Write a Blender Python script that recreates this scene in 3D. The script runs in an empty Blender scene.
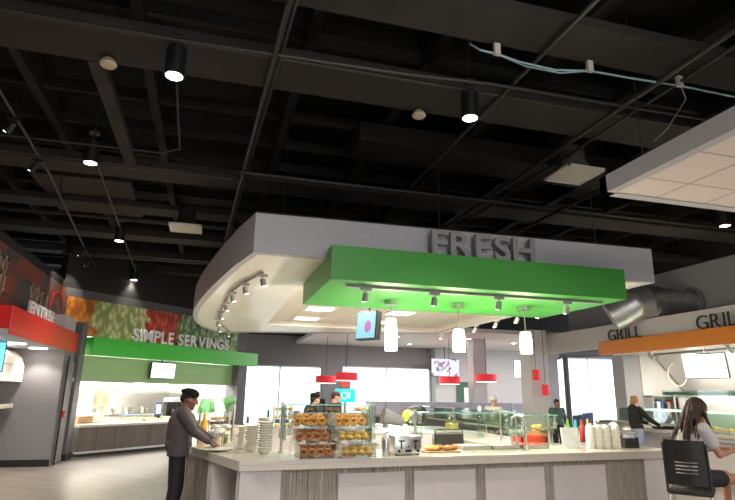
import bpy, bmesh, math, random
from mathutils import Vector, Matrix, Euler
random.seed(7)
S = bpy.context.scene
COL = S.collection
PI = math.pi
R = math.radians
# ------------------------------------------------------------------ camera
FPX = 552.0
CAM = Vector((0, 0, 1.6))
pit = math.atan(FPX/2130); yaw = R(15.5); rol = R(0.9)
F0 = Vector((math.sin(yaw), math.cos(yaw), 0)); R0 = Vector((math.cos(yaw), -math.sin(yaw), 0)); ZU = Vector((0, 0, 1))
FW = F0*math.cos(pit)+ZU*math.sin(pit); U0 = -F0*math.sin(pit)+ZU*math.cos(pit)
UP = U0*math.cos(rol)-R0*math.sin(rol); RT = R0*math.cos(rol)+U0*math.sin(rol)
cd = bpy.data.cameras.new('camera'); cam = bpy.data.objects.new('camera', cd); COL.objects.link(cam)
cd.sensor_width = 36; cd.lens = FPX/735*36; cd.clip_end = 200; cd.clip_start = 0.05
cam.matrix_world = Matrix(((RT.x, UP.x, -FW.x, CAM.x), (RT.y, UP.y, -FW.y, CAM.y), (RT.z, UP.z, -FW.z, CAM.z), (0, 0, 0, 1)))
S.camera = cam
S.view_settings.view_transform = 'Standard'; S.view_settings.look = 'None'
S.view_settings.exposure = 0.25; S.view_settings.gamma = 1.0
try: S.view_settings.use_curve_mapping = False
except Exception: pass
# ------------------------------------------------------------------ daylight
w = bpy.data.worlds.new('World'); S.world = w; w.use_nodes = True
w.node_tree.nodes['Background'].inputs[0].default_value = (0.90, 0.95, 1.0, 1)
w.node_tree.nodes['Background'].inputs[1].default_value = 2.8
def area(name, loc, size, power, col=(1, 0.93, 0.84), rot=(0, 0, 0)):
    d = bpy.data.lights.new(name, 'AREA'); d.shape = 'RECTANGLE'; d.size = size[0]; d.size_y = size[1]; d.energy = power; d.color = col
    o = bpy.data.objects.new(name, d); COL.objects.link(o); o.location = loc; o.rotation_euler = rot; return o
def ray(u, v): return FW + RT*((u-367.5)/FPX) - UP*((v-250.0)/FPX)
def G(u, v, z=0.9): d = ray(u, v); return CAM + d*((z-CAM.z)/d.z)
def GY(u, v, y): d = ray(u, v); return CAM + d*(y/d.y)
def GX(u, v, x): d = ray(u, v); return CAM + d*(x/d.x)
# ------------------------------------------------------------------ materials
def newmat(name):
    m = bpy.data.materials.new(name); m.use_nodes = True; return m, m.node_tree.nodes, m.node_tree.links, m.node_tree.nodes['Principled BSDF']
def mat(name, col, rough=0.5, metal=0.0, emis=0.0, noise=0.08, scale=12.0, spec=None, coat=0.0, bump=0.0):
    m, N, L, b = newmat(name)
    b.inputs['Roughness'].default_value = rough; b.inputs['Metallic'].default_value = metal
    if spec is not None: b.inputs['Specular IOR Level'].default_value = spec
    if coat: b.inputs['Coat Weight'].default_value = coat
    c = (*col, 1)
    if noise:
        t = N.new('ShaderNodeTexNoise'); t.inputs['Scale'].default_value = scale; t.inputs['Detail'].default_value = 3
        g = N.new('ShaderNodeTexCoord'); L.new(g.outputs['Object'], t.inputs['Vector'])
        r = N.new('ShaderNodeValToRGB'); r.color_ramp.elements[0].position = 0.3; r.color_ramp.elements[1].position = 0.7
        r.color_ramp.elements[0].color = tuple(max(0, x*(1-noise)) for x in col)+(1,); r.color_ramp.elements[1].color = tuple(min(1, x*(1+noise)) for x in col)+(1,)
        L.new(t.outputs['Fac'], r.inputs[0]); L.new(r.outputs[0], b.inputs['Base Color'])
        if bump:
            bp = N.new('ShaderNodeBump'); bp.inputs['Strength'].default_value = bump; bp.inputs['Distance'].default_value = 0.01
            L.new(t.outputs['Fac'], bp.inputs['Height']); L.new(bp.outputs[0], b.inputs['Normal'])
    else: b.inputs['Base Color'].default_value = c
    if emis:
        b.inputs['Emission Color'].default_value = c; b.inputs['Emission Strength'].default_value = emis
    return m
def glassmat(name, tint=(0.9, 0.97, 0.94), refl=0.12, rough=0.02):
    m, N, L, b = newmat(name); N.remove(b)
    t = N.new('ShaderNodeBsdfTransparent'); t.inputs[0].default_value = (*tint, 1)
    g = N.new('ShaderNodeBsdfGlossy'); g.inputs['Roughness'].default_value = rough
    f = N.new('ShaderNodeLayerWeight'); f.inputs[0].default_value = 0.25
    a = N.new('ShaderNodeMath'); a.operation = 'ADD'; a.use_clamp = True; a.inputs[1].default_value = refl
    ml = N.new('ShaderNodeMath'); ml.operation = 'MULTIPLY'; ml.inputs[1].default_value = 0.6
    L.new(f.outputs['Fresnel'], ml.inputs[0]); L.new(ml.outputs[0], a.inputs[0])
    x = N.new('ShaderNodeMixShader'); L.new(a.outputs[0], x.inputs[0]); L.new(t.outputs[0], x.inputs[1]); L.new(g.outputs[0], x.inputs[2])
    L.new(x.outputs[0], N['Material Output'].inputs[0]); return m
def stripes(name, cols, scale=9.0, rough=0.5, axis=(1, 0.05, 0), stretch=0.02):
    m, N, L, b = newmat(name); b.inputs['Roughness'].default_value = rough
    g = N.new('ShaderNodeTexCoord'); mp = N.new('ShaderNodeMapping'); mp.inputs['Scale'].default_value = (axis[0], axis[1], stretch)
    L.new(g.outputs['Object'], mp.inputs[0])
    t = N.new('ShaderNodeTexNoise'); t.inputs['Scale'].default_value = scale; t.inputs['Detail'].default_value = 4; t.inputs['Roughness'].default_value = 0.75
    L.new(mp.outputs[0], t.inputs['Vector'])
    r = N.new('ShaderNodeValToRGB'); e = r.color_ramp.elements
    e[0].position = 0.36; e[0].color = (*cols[0], 1); e[1].position = 0.64; e[1].color = (*cols[-1], 1)
    for i, c in enumerate(cols[1:-1]):
        k = e.new(0.36+0.28*(i+1)/(len(cols)-1)); k.color = (*c, 1)
    L.new(t.outputs['Fac'], r.inputs[0]); L.new(r.outputs[0], b.inputs['Base Color']); return m
def emit(name, col, k):
    m, N, L, b = newmat(name); b.inputs['Base Color'].default_value = (*col, 1)
    b.inputs['Emission Color'].default_value = (*col, 1); b.inputs['Emission Strength'].default_value = k; return m
def brickmat(name, c1, c2, mortar, scale, bw, bh, ms=0.02, rough=0.6, rot=(0, 0, 0), offset=0.5):
    m, N, L, b = newmat(name); b.inputs['Roughness'].default_value = rough
    g = N.new('ShaderNodeTexCoord'); mp = N.new('ShaderNodeMapping'); mp.inputs['Rotation'].default_value = rot
    t = N.new('ShaderNodeTexBrick'); t.inputs['Color1'].default_value = (*c1, 1); t.inputs['Color2'].default_value = (*c2, 1); t.inputs['Mortar'].default_value = (*mortar, 1)
    t.inputs['Scale'].default_value = scale; t.inputs['Brick Width'].default_value = bw; t.inputs['Row Height'].default_value = bh; t.inputs['Mortar Size'].default_value = ms; t.offset = offset
    L.new(g.outputs['Object'], mp.inputs[0]); L.new(mp.outputs[0], t.inputs['Vector']); L.new(t.outputs['Color'], b.inputs['Base Color']); return m, N, L, b, t, mp
M = {}
M['deck'] = mat('black_deck_paint', (0.009, 0.0085, 0.0085), 0.8, noise=0.3, scale=3)
M['beam'] = mat('dark_brown_beam_paint', (0.040, 0.035, 0.033), 0.8, noise=0.15, scale=2)
M['joist'] = mat('dark_joist_paint', (0.020, 0.0185, 0.018), 0.8, noise=0.2)
M['conduit'] = mat('conduit_grey', (0.06, 0.056, 0.053), 0.5, 0.3)
M['black'] = mat('matt_black', (0.012, 0.012, 0.013), 0.45)
M['blackplastic'] = mat('black_plastic', (0.02, 0.021, 0.022), 0.4)
M['greywall'] = mat('grey_wall_paint', (0.20, 0.195, 0.21), 0.6, noise=0.04, scale=2)
M['greycol'] = mat('mid_grey_column_paint', (0.11, 0.11, 0.12), 0.55, noise=0.05)
M['ltwall'] = mat('light_grey_wall_paint', (0.42, 0.42, 0.44), 0.6, noise=0.03)
M['whitewall'] = mat('white_wall_paint', (0.72, 0.70, 0.67), 0.55, noise=0.03)
M['upperwall'] = mat('black_upper_wall', (0.018, 0.017, 0.017), 0.8)
M['fascia'] = mat('pale_grey_fascia', (0.50, 0.49, 0.52), 0.55, noise=0.03)
M['soffit'] = mat('cream_soffit', (0.92, 0.87, 0.78), 0.4, noise=0.02, coat=0.15)
M['green'] = mat('bright_green_laminate', (0.055, 0.34, 0.045), 0.42, noise=0.03)
M['green2'] = mat('green_header_laminate', (0.035, 0.55, 0.02), 0.35, noise=0.03)
M['sage'] = mat('sage_green_panel', (0.32, 0.52, 0.25), 0.5, noise=0.03)
M['red'] = mat('glossy_red_laminate', (0.72, 0.02, 0.015), 0.3, noise=0.03)
M['orange'] = mat('orange_laminate', (0.85, 0.27, 0.02), 0.4, noise=0.03)
M['steel'] = mat('brushed_steel', (0.60, 0.59, 0.57), 0.3, 1.0, noise=0.06, scale=30)
M['duct'] = mat('galvanized_duct', (0.55, 0.55, 0.55), 0.36, 0.8, noise=0.15, scale=6)
M['hoodsteel'] = mat('satin_hood_steel', (0.55, 0.54, 0.52), 0.4, 0.3, noise=.04)
M['letters'] = mat('grey_metal_letters', (0.34, 0.33, 0.35), 0.35, 0.1)
M['wletters'] = mat('white_letters', (0.85, 0.85, 0.83), 0.4)
M['dletters'] = mat('charcoal_letters', (0.07, 0.07, 0.075), 0.4, 0.3)
M['quartz'] = mat('cream_quartz_worktop', (0.60, 0.55, 0.48), 0.18, noise=0.05, scale=60)
M['panel'] = mat('white_counter_panel', (0.66, 0.61, 0.61), 0.35, noise=0.02)
M['zebra'] = stripes('striped_taupe_laminate', [(0.16, 0.135, 0.11), (0.42, 0.38, 0.32), (0.25, 0.22, 0.18), (0.58, 0.54, 0.47)], 26.0)
M['brownwood'] = stripes('grey_brown_wood_panel', [(0.09, 0.075, 0.068), (0.13, 0.11, 0.10), (0.16, 0.135, 0.12)], 5.0)
M['paper'] = mat('white_paper', (0.85, 0.85, 0.83), 0.6)
M['ceramic'] = mat('white_ceramic', (0.82, 0.78, 0.70), 0.25, noise=0.02)
M['glass'] = glassmat('clear_glass')
M['glassgreen'] = glassmat('greenish_glass', (0.80, 0.93, 0.88), 0.10)
M['mirrorglass'] = glassmat('reflective_glass', (0.6, 0.7, 0.65), 0.45)
M['acrylic'] = glassmat('clear_acrylic', (0.94, 0.95, 0.93), 0.10, 0.08)
M['glassedge'] = mat('teal_glass_edge', (0.25, 0.60, 0.52), 0.2)
M['bagel'] = mat('baked_bagel_crust', (0.75, 0.36, 0.08), 0.45, noise=0.35, scale=25)
M['donut'] = mat('brown_donut_glaze', (0.60, 0.24, 0.09), 0.3, noise=0.3, scale=25)
M['roll'] = mat('golden_roll_crust', (0.98, 0.58, 0.16), 0.45, noise=0.25, scale=25)
M['bread'] = mat('brown_bread_crust', (0.55, 0.24, 0.08), 0.55, noise=0.3, scale=20)
M['screen'] = emit('lit_white_screen', (0.92, 0.95, 1.0), 1.3)
M['lamp'] = emit('lit_lamp_lens', (1.0, 0.93, 0.82), 12)
M['diffuser'] = emit('lit_troffer_diffuser', (1.0, 0.95, 0.86), 3.0)
M['shade'] = emit('glowing_white_glass_shade', (1.0, 0.96, 0.88), 3.0)
M['redshade'] = mat('red_fabric_shade', (0.75, 0.03, 0.04), 0.5, emis=0.35)
M['blue'] = mat('blue_plastic', (0.05, 0.12, 0.30), 0.4)
M['teal'] = mat('teal_plastic', (0.05, 0.40, 0.45), 0.4)
M['hiviz'] = mat('fluorescent_yellow_fabric', (0.65, 0.95, 0.05), 0.6)
M['amber'] = mat('orange_juice', (0.95, 0.38, 0.03), 0.25)
M['yellow'] = mat('golden_food', (0.85, 0.60, 0.08), 0.5, noise=0.3, scale=40)
M['salad'] = mat('green_leaves', (0.12, 0.35, 0.05), 0.6, noise=0.5, scale=40)
M['tomato'] = mat('red_food', (0.60, 0.06, 0.03), 0.4, noise=0.3, scale=40)
M['navy'] = mat('navy_upholstery', (0.03, 0.06, 0.14), 0.6)
M['wood'] = mat('tan_wood', (0.45, 0.28, 0.15), 0.5, noise=0.2)
M['darkgreen'] = mat('dark_green_door', (0.04, 0.10, 0.08), .5); M['cord'] = mat('pale_blue_cable', (0.45, 0.66, 0.72), 0.4)
# ------------------------------------------------------------------ mesh builder
class MB:
    def __init__(s): s.bm = bmesh.new(); s.mi = 0
    def _tag(s, fs):
        for f in fs: f.material_index = s.mi
    def box(s, x0, x1, y0, y1, z0, z1, bev=0.0, rot=None, piv=None):
        r = bmesh.ops.create_cube(s.bm, size=1.0); vs = r['verts']
        c = Vector(((x0+x1)/2, (y0+y1)/2, (z0+z1)/2)); sc = (abs(x1-x0), abs(y1-y0), abs(z1-z0))
        for v in vs: v.co = Vector((v.co.x*sc[0], v.co.y*sc[1], v.co.z*sc[2]))+c
        if bev:
            es = list({e for v in vs for e in v.link_edges})
            rr = bmesh.ops.bevel(s.bm, geom=es, offset=bev, segments=2, profile=0.5, affect='EDGES'); vs = list({v for f in rr['faces'] for v in f.verts}|{v for v in vs if v.is_valid})
        if rot is not None:
            mtx = Euler(rot).to_matrix(); p = Vector(piv) if piv else c
            for v in vs: v.co = mtx @ (v.co-p)+p
        s._tag({f for v in vs for f in v.link_faces}); return s
    def cyl(s, a, b, r0, r1=None, seg=16, cap=True):
        a = Vector(a); b = Vector(b); r1 = r0 if r1 is None else r1; d = b-a
        r = bmesh.ops.create_cone(s.bm, cap_ends=cap, segments=seg, radius1=max(r0, 1e-4), radius2=max(r1, 1e-4), depth=d.length)
        q = Vector((0, 0, 1)).rotation_difference(d.normalized()) if d.length > 0 else None
        for v in r['verts']: v.co = q @ v.co + (a+b)/2
        s._tag({f for v in r['verts'] for f in v.link_faces}); return s
    def ball(s, c, r, seg=14, rot=None):
        if not hasattr(r, '__len__'): r = (r, r, r)
        k = bmesh.ops.create_uvsphere(s.bm, u_segments=seg, v_segments=max(6, seg*2//3), radius=1); mt = Euler(rot).to_matrix() if rot else None
        for v in k['verts']:
            p = Vector((v.co.x*r[0], v.co.y*r[1], v.co.z*r[2])); v.co = (mt @ p if mt else p)+Vector(c)
        s._tag({f for v in k['verts'] for f in v.link_faces}); return s
    def cap(s, a, b, r0, r1=None, seg=12):
        r1 = r0 if r1 is None else r1
        s.cyl(a, b, r0, r1, seg); s.ball(a, r0, seg); s.ball(b, r1, seg); return s
    def lathe(s, prof, c=(0, 0, 0), seg=24):
        rings = []
        for (r, z) in prof:
            rings.append([s.bm.verts.new((c[0]+r*math.cos(2*PI*i/seg), c[1]+r*math.sin(2*PI*i/seg), c[2]+z)) for i in range(seg)])
        fs = []
        for a, b in zip(rings, rings[1:]):
            for i in range(seg): fs.append(s.bm.faces.new((a[i], a[(i+1) % seg], b[(i+1) % seg], b[i])))
        fs.append(s.bm.faces.new(list(reversed(rings[0])))); fs.append(s.bm.faces.new(rings[-1])); s._tag(fs); return s
    def torus(s, c, R1, r, seg=18, ms=8, rot=None, sz=1.0):
        mt = Euler(rot).to_matrix() if rot else Matrix.Identity(3); g = []
        for i in range(seg):
            A = 2*PI*i/seg; g.append([s.bm.verts.new(mt @ Vector(((R1+r*math.cos(B))*math.cos(A), (R1+r*math.cos(B))*math.sin(A), r*sz*math.sin(B)))+Vector(c)) for B in [2*PI*j/ms for j in range(ms)]])
        s._tag([s.bm.faces.new((g[i][j], g[(i+1) % seg][j], g[(i+1) % seg][(j+1) % ms], g[i][(j+1) % ms])) for i in range(seg) for j in range(ms)]); return s
    def prism(s, pts, z0, z1):
        lo = [s.bm.verts.new((p[0], p[1], z0)) for p in pts]; hi = [s.bm.verts.new((p[0], p[1], z1)) for p in pts]
        fs = [s.bm.faces.new(list(reversed(lo))), s.bm.faces.new(hi)]; n = len(pts)
        for i in range(n): fs.append(s.bm.faces.new((lo[i], lo[(i+1) % n], hi[(i+1) % n], hi[i])))
        s._tag(fs); return s
    def tube(s, pts, r, seg=8):
        pts = [Vector(p) for p in pts]
        for i, (a, b) in enumerate(zip(pts, pts[1:])):
            s.cyl(a, b, r, r, seg)
            if i: s.ball(a, r, seg)
        return s
    def slab(s, quad, t):   # quad of 3D points, thickness along its normal
        q = [Vector(p) for p in quad]; n = (q[1]-q[0]).cross(q[-1]-q[0]).normalized()*t
        a = [s.bm.verts.new(p) for p in q]; b = [s.bm.verts.new(p+n) for p in q]; k = len(q)
        fs = [s.bm.faces.new(list(reversed(a))), s.bm.faces.new(b)]
        for i in range(k): fs.append(s.bm.faces.new((a[i], a[(i+1) % k], b[(i+1) % k], b[i])))
        s._tag(fs); return s
    def build(s, name, mats, parent=None, smooth=False, loc=None, bev=None):
        bmesh.ops.recalc_face_normals(s.bm, faces=s.bm.faces[:])
        me = bpy.data.meshes.new(name); s.bm.to_mesh(me); s.bm.free()
        for m in (mats if isinstance(mats, (list, tuple)) else [mats]): me.materials.append(M[m] if isinstance(m, str) else m)
        if smooth:
            for p in me.polygons: p.use_smooth = True
            try: me.set_sharp_from_angle(angle=R(40))
            except Exception: pass
        o = bpy.data.objects.new(name, me); COL.objects.link(o)
        if parent: o.parent = parent
        if loc is not None: o.location = loc
        if bev:
            b = o.modifiers.new('bevel', 'BEVEL'); b.width = bev; b.segments = 2; b.limit_method = 'ANGLE'
        return o
def B(*a, **k): return MB().box(*a, **k)
def tag(o, label, cat, group=None, kind=None):
    o['label'] = label; o['category'] = cat
    if group: o['group'] = group
    if kind: o['kind'] = kind
    return o
def thing(name, label, cat, loc=(0, 0, 0), rz=0.0, group=None):
    o = bpy.data.objects.new(name, None); COL.objects.link(o); o.location = loc; o.rotation_euler = (0, 0, rz); o.empty_display_size = 0.1
    return tag(o, label, cat, group)
def st(o): o['kind'] = 'structure'; return o
KIDS = {}
def dup(o, loc=None, rz=None, label=None, group=None, parent=None):
    c = o.copy(); COL.objects.link(c)
    if parent: c.parent = parent
    if loc is not None: c.location = loc
    if rz is not None: c.rotation_euler = (o.rotation_euler[0], o.rotation_euler[1], rz)
    if label: c['label'] = label
    if group: c['group'] = group
    for ch in [x for x in o.children]: dup(ch, parent=c)
    return c
ORD = ['topmost', 'second from the top', 'third from the top', 'fourth from the top', 'fifth from the top', 'sixth from the top', 'seventh from the top', 'eighth from the top', 'ninth from the top', 'tenth from the top', 'eleventh from the top', 'twelfth from the top', 'thirteenth from the top', 'fourteenth from the top']
LR = ['leftmost', 'second from left', 'third from left', 'fourth from left', 'fifth from left', 'sixth from left', 'seventh from left', 'eighth from left']
def letters(name, text, label, loc, rz, h, depth, m, gap=0.12, space=0.45, W=None, bold=.022):
    t = thing(name, label, 'sign', loc, rz); x = 0.0; narrow = 1.0; glyphs = []; out = []
    for ch in text:
        if ch == ' ': x += h*space; continue
        c = bpy.data.curves.new('letter', 'FONT'); c.body = ch; c.size = 1.0; c.extrude = depth/2/h*0.7; c.offset = bold
        o = bpy.data.objects.new('letter', c); COL.objects.link(o)
        me = bpy.data.meshes.new_from_object(o.evaluated_get(bpy.context.evaluated_depsgraph_get()))
        bpy.data.objects.remove(o)
        glyphs.append(me)
        ys = [v.co.y for v in me.vertices]; xs = [v.co.x for v in me.vertices]; k = h/0.70
        x0, x1 = min(xs), max(xs); k2 = h/(max(ys)-min(ys)); y0 = min(ys)
        for v in me.vertices: v.co = Vector((((v.co.x-x0)*k*narrow)+x, -v.co.z*k, (v.co.y-y0)*k2))
        me.materials.clear(); me.materials.append(M[m])
        q = bpy.data.objects.new('letter', me); COL.objects.link(q); q.parent = t
        x += (x1-x0)*k*narrow+h*gap
    if W:
        f = W/(x-h*gap)
        for q in t.children:
            for v in q.data.vertices: v.co.x *= f
    return t
# ================================================================== SETTING
m, N, L, b, t, mp = brickmat('wood_plank_floor', (0.28, 0.245, 0.215), (0.225, 0.20, 0.175), (0.16, 0.14, 0.12), 1.0, 1.2, 0.16, 0.004, 0.32, rot=(0, 0, R(35)))
nz = N.new('ShaderNodeTexNoise'); nz.inputs['Scale'].default_value = 3; nz.inputs['Detail'].default_value = 6
m2 = N.new('ShaderNodeMapping'); m2.inputs['Scale'].default_value = (1, 9, 1); L.new(mp.outputs[0], m2.inputs[0]); L.new(m2.outputs[0], nz.inputs['Vector'])
mx = N.new('ShaderNodeMix'); mx.data_type = 'RGBA'; mx.blend_type = 'MULTIPLY'; mx.inputs[0].default_value = 0.5
L.new(t.outputs['Color'], mx.inputs[6]); L.new(nz.outputs['Fac'], mx.inputs[7]); 
ga = N.new('ShaderNodeMix'); ga.data_type = 'RGBA'; ga.blend_type = 'MULTIPLY'; ga.inputs[0].default_value = 1; ga.inputs[7].default_value = (1.35, 1.33, 1.3, 1)
L.new(mx.outputs[2], ga.inputs[6]); L.new(ga.outputs[2], b.inputs['Base Color']); M['floor'] = m
XL, XR, YB, YF = -6.0, 13.2, 24.0, -6.0
st(B(XL-1, 21.0, YF, YB, -0.15, 0.0).build('floor', 'floor'))
c = MB(); c.box(XL-1, 21.0, YF, YB+0.3, 5.9, 6.0)
st(c.build('ceiling', 'deck'))
M['ground'] = mat('pale_concrete_ground', (0.75, 0.75, 0.73), 0.8)
st(B(-20, 45, YB+0.31, 60, -0.2, -0.02).build('floor_outside', 'ground'))
# back wall with window openings
wn = []
holes = [(1.1, 4.72, 0.25, 2.68), (5.6, 9.75, 0.25, 2.74), (14.3, 15.35, 0.2, 2.75), (16.4, 20.0, 0.2, 3.45)]
def wall_with_holes(x0, x1, z0, z1, hs, y0, y1):
    w_ = MB(); x = x0
    for (a, b_, c_, d_) in hs:
        w_.box(x, a, y0, y1, z0, z1); w_.box(a, b_, y0, y1, z0, c_); w_.box(a, b_, y0, y1, d_, z1); x = b_
    w_.box(x, x1, y0, y1, z0, z1); return w_
st(wall_with_holes(-1.5, 21.0, 0, 3.95, holes, 24.0, 24.3).build('wall_back', 'greywall'))
st(B(-7, 21.0, 24.0, 24.3, 3.95, 5.9).build('wall_back_upper', 'upperwall'))
M['frame'] = mat('pale_window_frame', (0.75, 0.78, 0.82), 0.4)
for i, (a, b_, c_, d_) in enumerate(holes):
    f = MB(); y = 24.12
    for (p, q, r_, s_) in ((a, b_, c_, c_+.06), (a, b_, d_-.06, d_), (a, a+.06, c_, d_), (b_-.06, b_, c_, d_)): f.box(p, q, y-.03, y+.05, r_, s_)
    k = max(1, round((b_-a)/1.9))
    for j in range(1, k): xx = a+(b_-a)*j/k; f.box(xx-.03, xx+.03, y-.03, y+.05, c_, d_)
    fo = f.build('window_%d' % (i+1), 'frame'); st(fo)
    B(a, b_, y, y+.01, c_, d_).build('pane', 'glass', fo)
# rear wall behind the viewpoint with an unglazed gap added to let in fill light, side walls
st(wall_with_holes(XL-1, 21.0, 0, 5.9, [(-1.0, 8.0, 0.1, 2.9)], -6.2, -6.0).build('wall_front', 'greywall'))
st(B(XL-1, XL-.9, -6, 24.0, 0, 5.9).build('wall_left', 'upperwall'))
st(B(-6.9, -3.75, 6.6, 13.9, 3.0, 3.1).build('ceiling_entree', 'deck'))
# left return wall carrying the brick mural, above the ENTREE header
st(B(-3.75, -3.5, 6.5, 14.75, 2.45, 3.95).build('wall_mural', 'greywall'))
st(B(-3.75, -3.5, 6.6, 14.75, 3.95, 4.12).build('wall_left_upper', 'upperwall'))
st(B(-6.9, -3.5, 6.4, 6.6, 2.45, 4.12).build('wall_left_return', 'upperwall'))
# right: tall grey wall behind the grill line with black above
st(B(11.9, 12.1, -6, 24, 4.95, 5.9).build('wall_right_upper', 'upperwall'))
st(B(11.9, 12.1, -6, 16.6, 3.3, 4.95).build('wall_right', 'ltwall'))
st(B(12.6, 12.8, -6, 13.2, 0, 3.3).build('wall_grill', 'whitewall'))
st(B(11.9, 12.8, -6, 13.2, 3.25, 3.35).build('ceiling_grill', 'whitewall'))
# ------------------------------------------------------------------ Simple Servings station (45 degree front)
# local frame: origin at (-2.9,15.4), +x along the front to the right/back, +y into the station
SA = R(45)
def SS(x, y, z=0): return Vector((-2.92+math.cos(SA)*x-math.sin(SA)*y, 15.38+math.sin(SA)*x+math.cos(SA)*y, z))
ss = lambda mb, name, m_, **k: (lambda o: (setattr(o, 'location', SS(0, 0)), setattr(o, 'rotation_euler', (0, 0, SA)), o)[2])(mb.build(name, m_, **k))
st(ss(B(-0.9, 5.75, 0.0, 0.25, 2.95, 4.0), 'wall_servings_upper', 'greycol'))
st(ss(B(-0.9, 5.75, 0.0, 0.25, 4.0, 5.9), 'wall_servings_black', 'upperwall'))
h = ss(B(-0.02, 6.25, -0.14, 0.2, 2.42, 2.86, bev=0.01), 'header_panel', 'green2'); tag(h, 'long glossy green header band under the vegetable mural', 'header')
h = ss(B(-0.02, 5.55, 0.16, 0.28, 1.77, 2.41), 'fascia_panel', 'sage'); tag(h, 'dull sage green fascia panel above the bright serving opening', 'panel')
st(ss(B(5.35, 5.75, -0.12, 0.4, 0, 2.42), 'trim_1', 'greycol'))
st(ss(B(-0.4, 5.5, 3.2, 3.4, 0, 2.95), 'wall_servings_back', 'whitewall'))
st(ss(B(-0.45, -0.25, 0.0, 3.4, 0, 2.95), 'wall_servings_left', 'whitewall'))
st(ss(B(5.5, 5.7, 0.4, 6.6, 0, 5.9), 'wall_servings_right', 'whitewall'))
st(ss(B(-0.4, 5.6, 0.25, 3.3, 2.7, 2.8), 'ceiling_servings', 'whitewall'))
# vegetable mural
m, N, L, b = newmat('vegetable_mural'); g = N.new('ShaderNodeTexCoord'); sp = N.new('ShaderNodeSeparateXYZ'); L.new(g.outputs['Object'], sp.inputs[0])
n1 = N.new('ShaderNodeTexNoise'); n1.inputs['Scale'].default_value = 2.5; L.new(g.outputs['Object'], n1.inputs['Vector'])
ma = N.new('ShaderNodeMath'); ma.operation = 'MULTIPLY_ADD'; ma.inputs[1].default_value = 0.8; L.new(n1.outputs['Fac'], ma.inputs[0]); L.new(sp.outputs[0], ma.inputs[2])
mr = N.new('ShaderNodeMapRange'); mr.inputs['From Min'].default_value = -0.6; mr.inputs['From Max'].default_value = 7.2; L.new(ma.outputs[0], mr.inputs[0])
r1 = N.new('ShaderNodeValToRGB'); r1.color_ramp.interpolation = 'CONSTANT'; r2 = N.new('ShaderNodeValToRGB'); r2.color_ramp.interpolation = 'CONSTANT'
pts = [(0.0, (0.90, 0.36, 0.04), (0.40, 0.12, 0.02)), (0.125, (0.80, 0.80, 0.50), (0.26, 0.34, 0.10)), (0.33, (0.90, 0.14, 0.04), (0.38, 0.03, 0.01)), (0.48, (0.55, 0.70, 0.42), (0.07, 0.2, 0.05))]
for r_, k in ((r1, 1), (r2, 2)):
    e = r_.color_ramp.elements; e[0].position = 0; e[0].color = (*pts[0][k], 1); e[1].position = pts[1][0]; e[1].color = (*pts[1][k], 1)
    for p in pts[2:]: q = e.new(p[0]); q.color = (*p[k], 1)
    L.new(mr.outputs[0], r_.inputs[0])
mpg = N.new('ShaderNodeMapping'); mpg.inputs['Rotation'].default_value = (0, R(50), 0); mpg.inputs['Scale'].default_value = (8, 3, 4.6); L.new(g.outputs['Object'], mpg.inputs[0])
vo = N.new('ShaderNodeTexVoronoi'); vo.inputs['Scale'].default_value = 1.0; L.new(mpg.outputs[0], vo.inputs['Vector'])
n2 = N.new('ShaderNodeTexNoise'); n2.inputs['Scale'].default_value = 5; n2.inputs['Detail'].default_value = 5; L.new(g.outputs['Object'], n2.inputs['Vector'])
mm = N.new('ShaderNodeMath'); mm.operation = 'MULTIPLY'; L.new(vo.outputs['Distance'], mm.inputs[0]); L.new(n2.outputs['Fac'], mm.inputs[1])
m3 = N.new('ShaderNodeMath'); m3.operation = 'MULTIPLY'; m3.use_clamp = True; m3.inputs[1].default_value = 2.9; L.new(mm.outputs[0], m3.inputs[0])
mx = N.new('ShaderNodeMix'); mx.data_type = 'RGBA'; L.new(m3.outputs[0], mx.inputs[0]); L.new(r1.outputs[0], mx.inputs[6]); L.new(r2.outputs[0], mx.inputs[7]); L.new(mx.outputs[2], b.inputs['Base Color'])
M['vegmural'] = m
h = ss(B(-0.79, 5.3, -0.04, -0.005, 2.87, 3.78), 'wall_mural_print', 'vegmural'); h.name = 'mural'; tag(h, 'printed wall mural of carrots, onions, red peppers and lettuce over the green header', 'mural')
# brick mural
m, N, L, b, t, mp = brickmat('brick_mural_print', (0.30, 0.07, 0.035), (0.20, 0.05, 0.03), (0.07, 0.055, 0.05), 1.0, 0.42, 0.16, 0.02, 0.6, rot=(R(90), 0, R(90)))
n1 = N.new('ShaderNodeTexNoise'); n1.inputs['Scale'].default_value = 1.1; n1.inputs['Detail'].default_value = 2; g = N.new('ShaderNodeTexCoord'); L.new(g.outputs['Object'], n1.inputs['Vector'])
rr = N.new('ShaderNodeValToRGB'); rr.color_ramp.elements[0].position = 0.46; rr.color_ramp.elements[1].position = 0.56; L.new(n1.outputs['Fac'], rr.inputs[0])
mx = N.new('ShaderNodeMix'); mx.data_type = 'RGBA'; mx.inputs[7].default_value = (0.075, 0.068, 0.075, 1); L.new(rr.outputs[0], mx.inputs[0]); L.new(t.outputs['Color'], mx.inputs[6]); L.new(mx.outputs[2], b.inputs['Base Color']); M['brickmural'] = m
h = thing('mural', 'dark brick patterned wall mural with pale lettering shapes above the red header', 'mural', (-3.5, 0, 0))
B(0.0, 0.02, 7.0, 14.74, 2.87, 3.93).build('print', 'brickmural', h)
M['mutedtext'] = mat('faded_cream_print', (0.36, 0.33, 0.27), 0.7, noise=0.5, scale=14)
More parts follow.
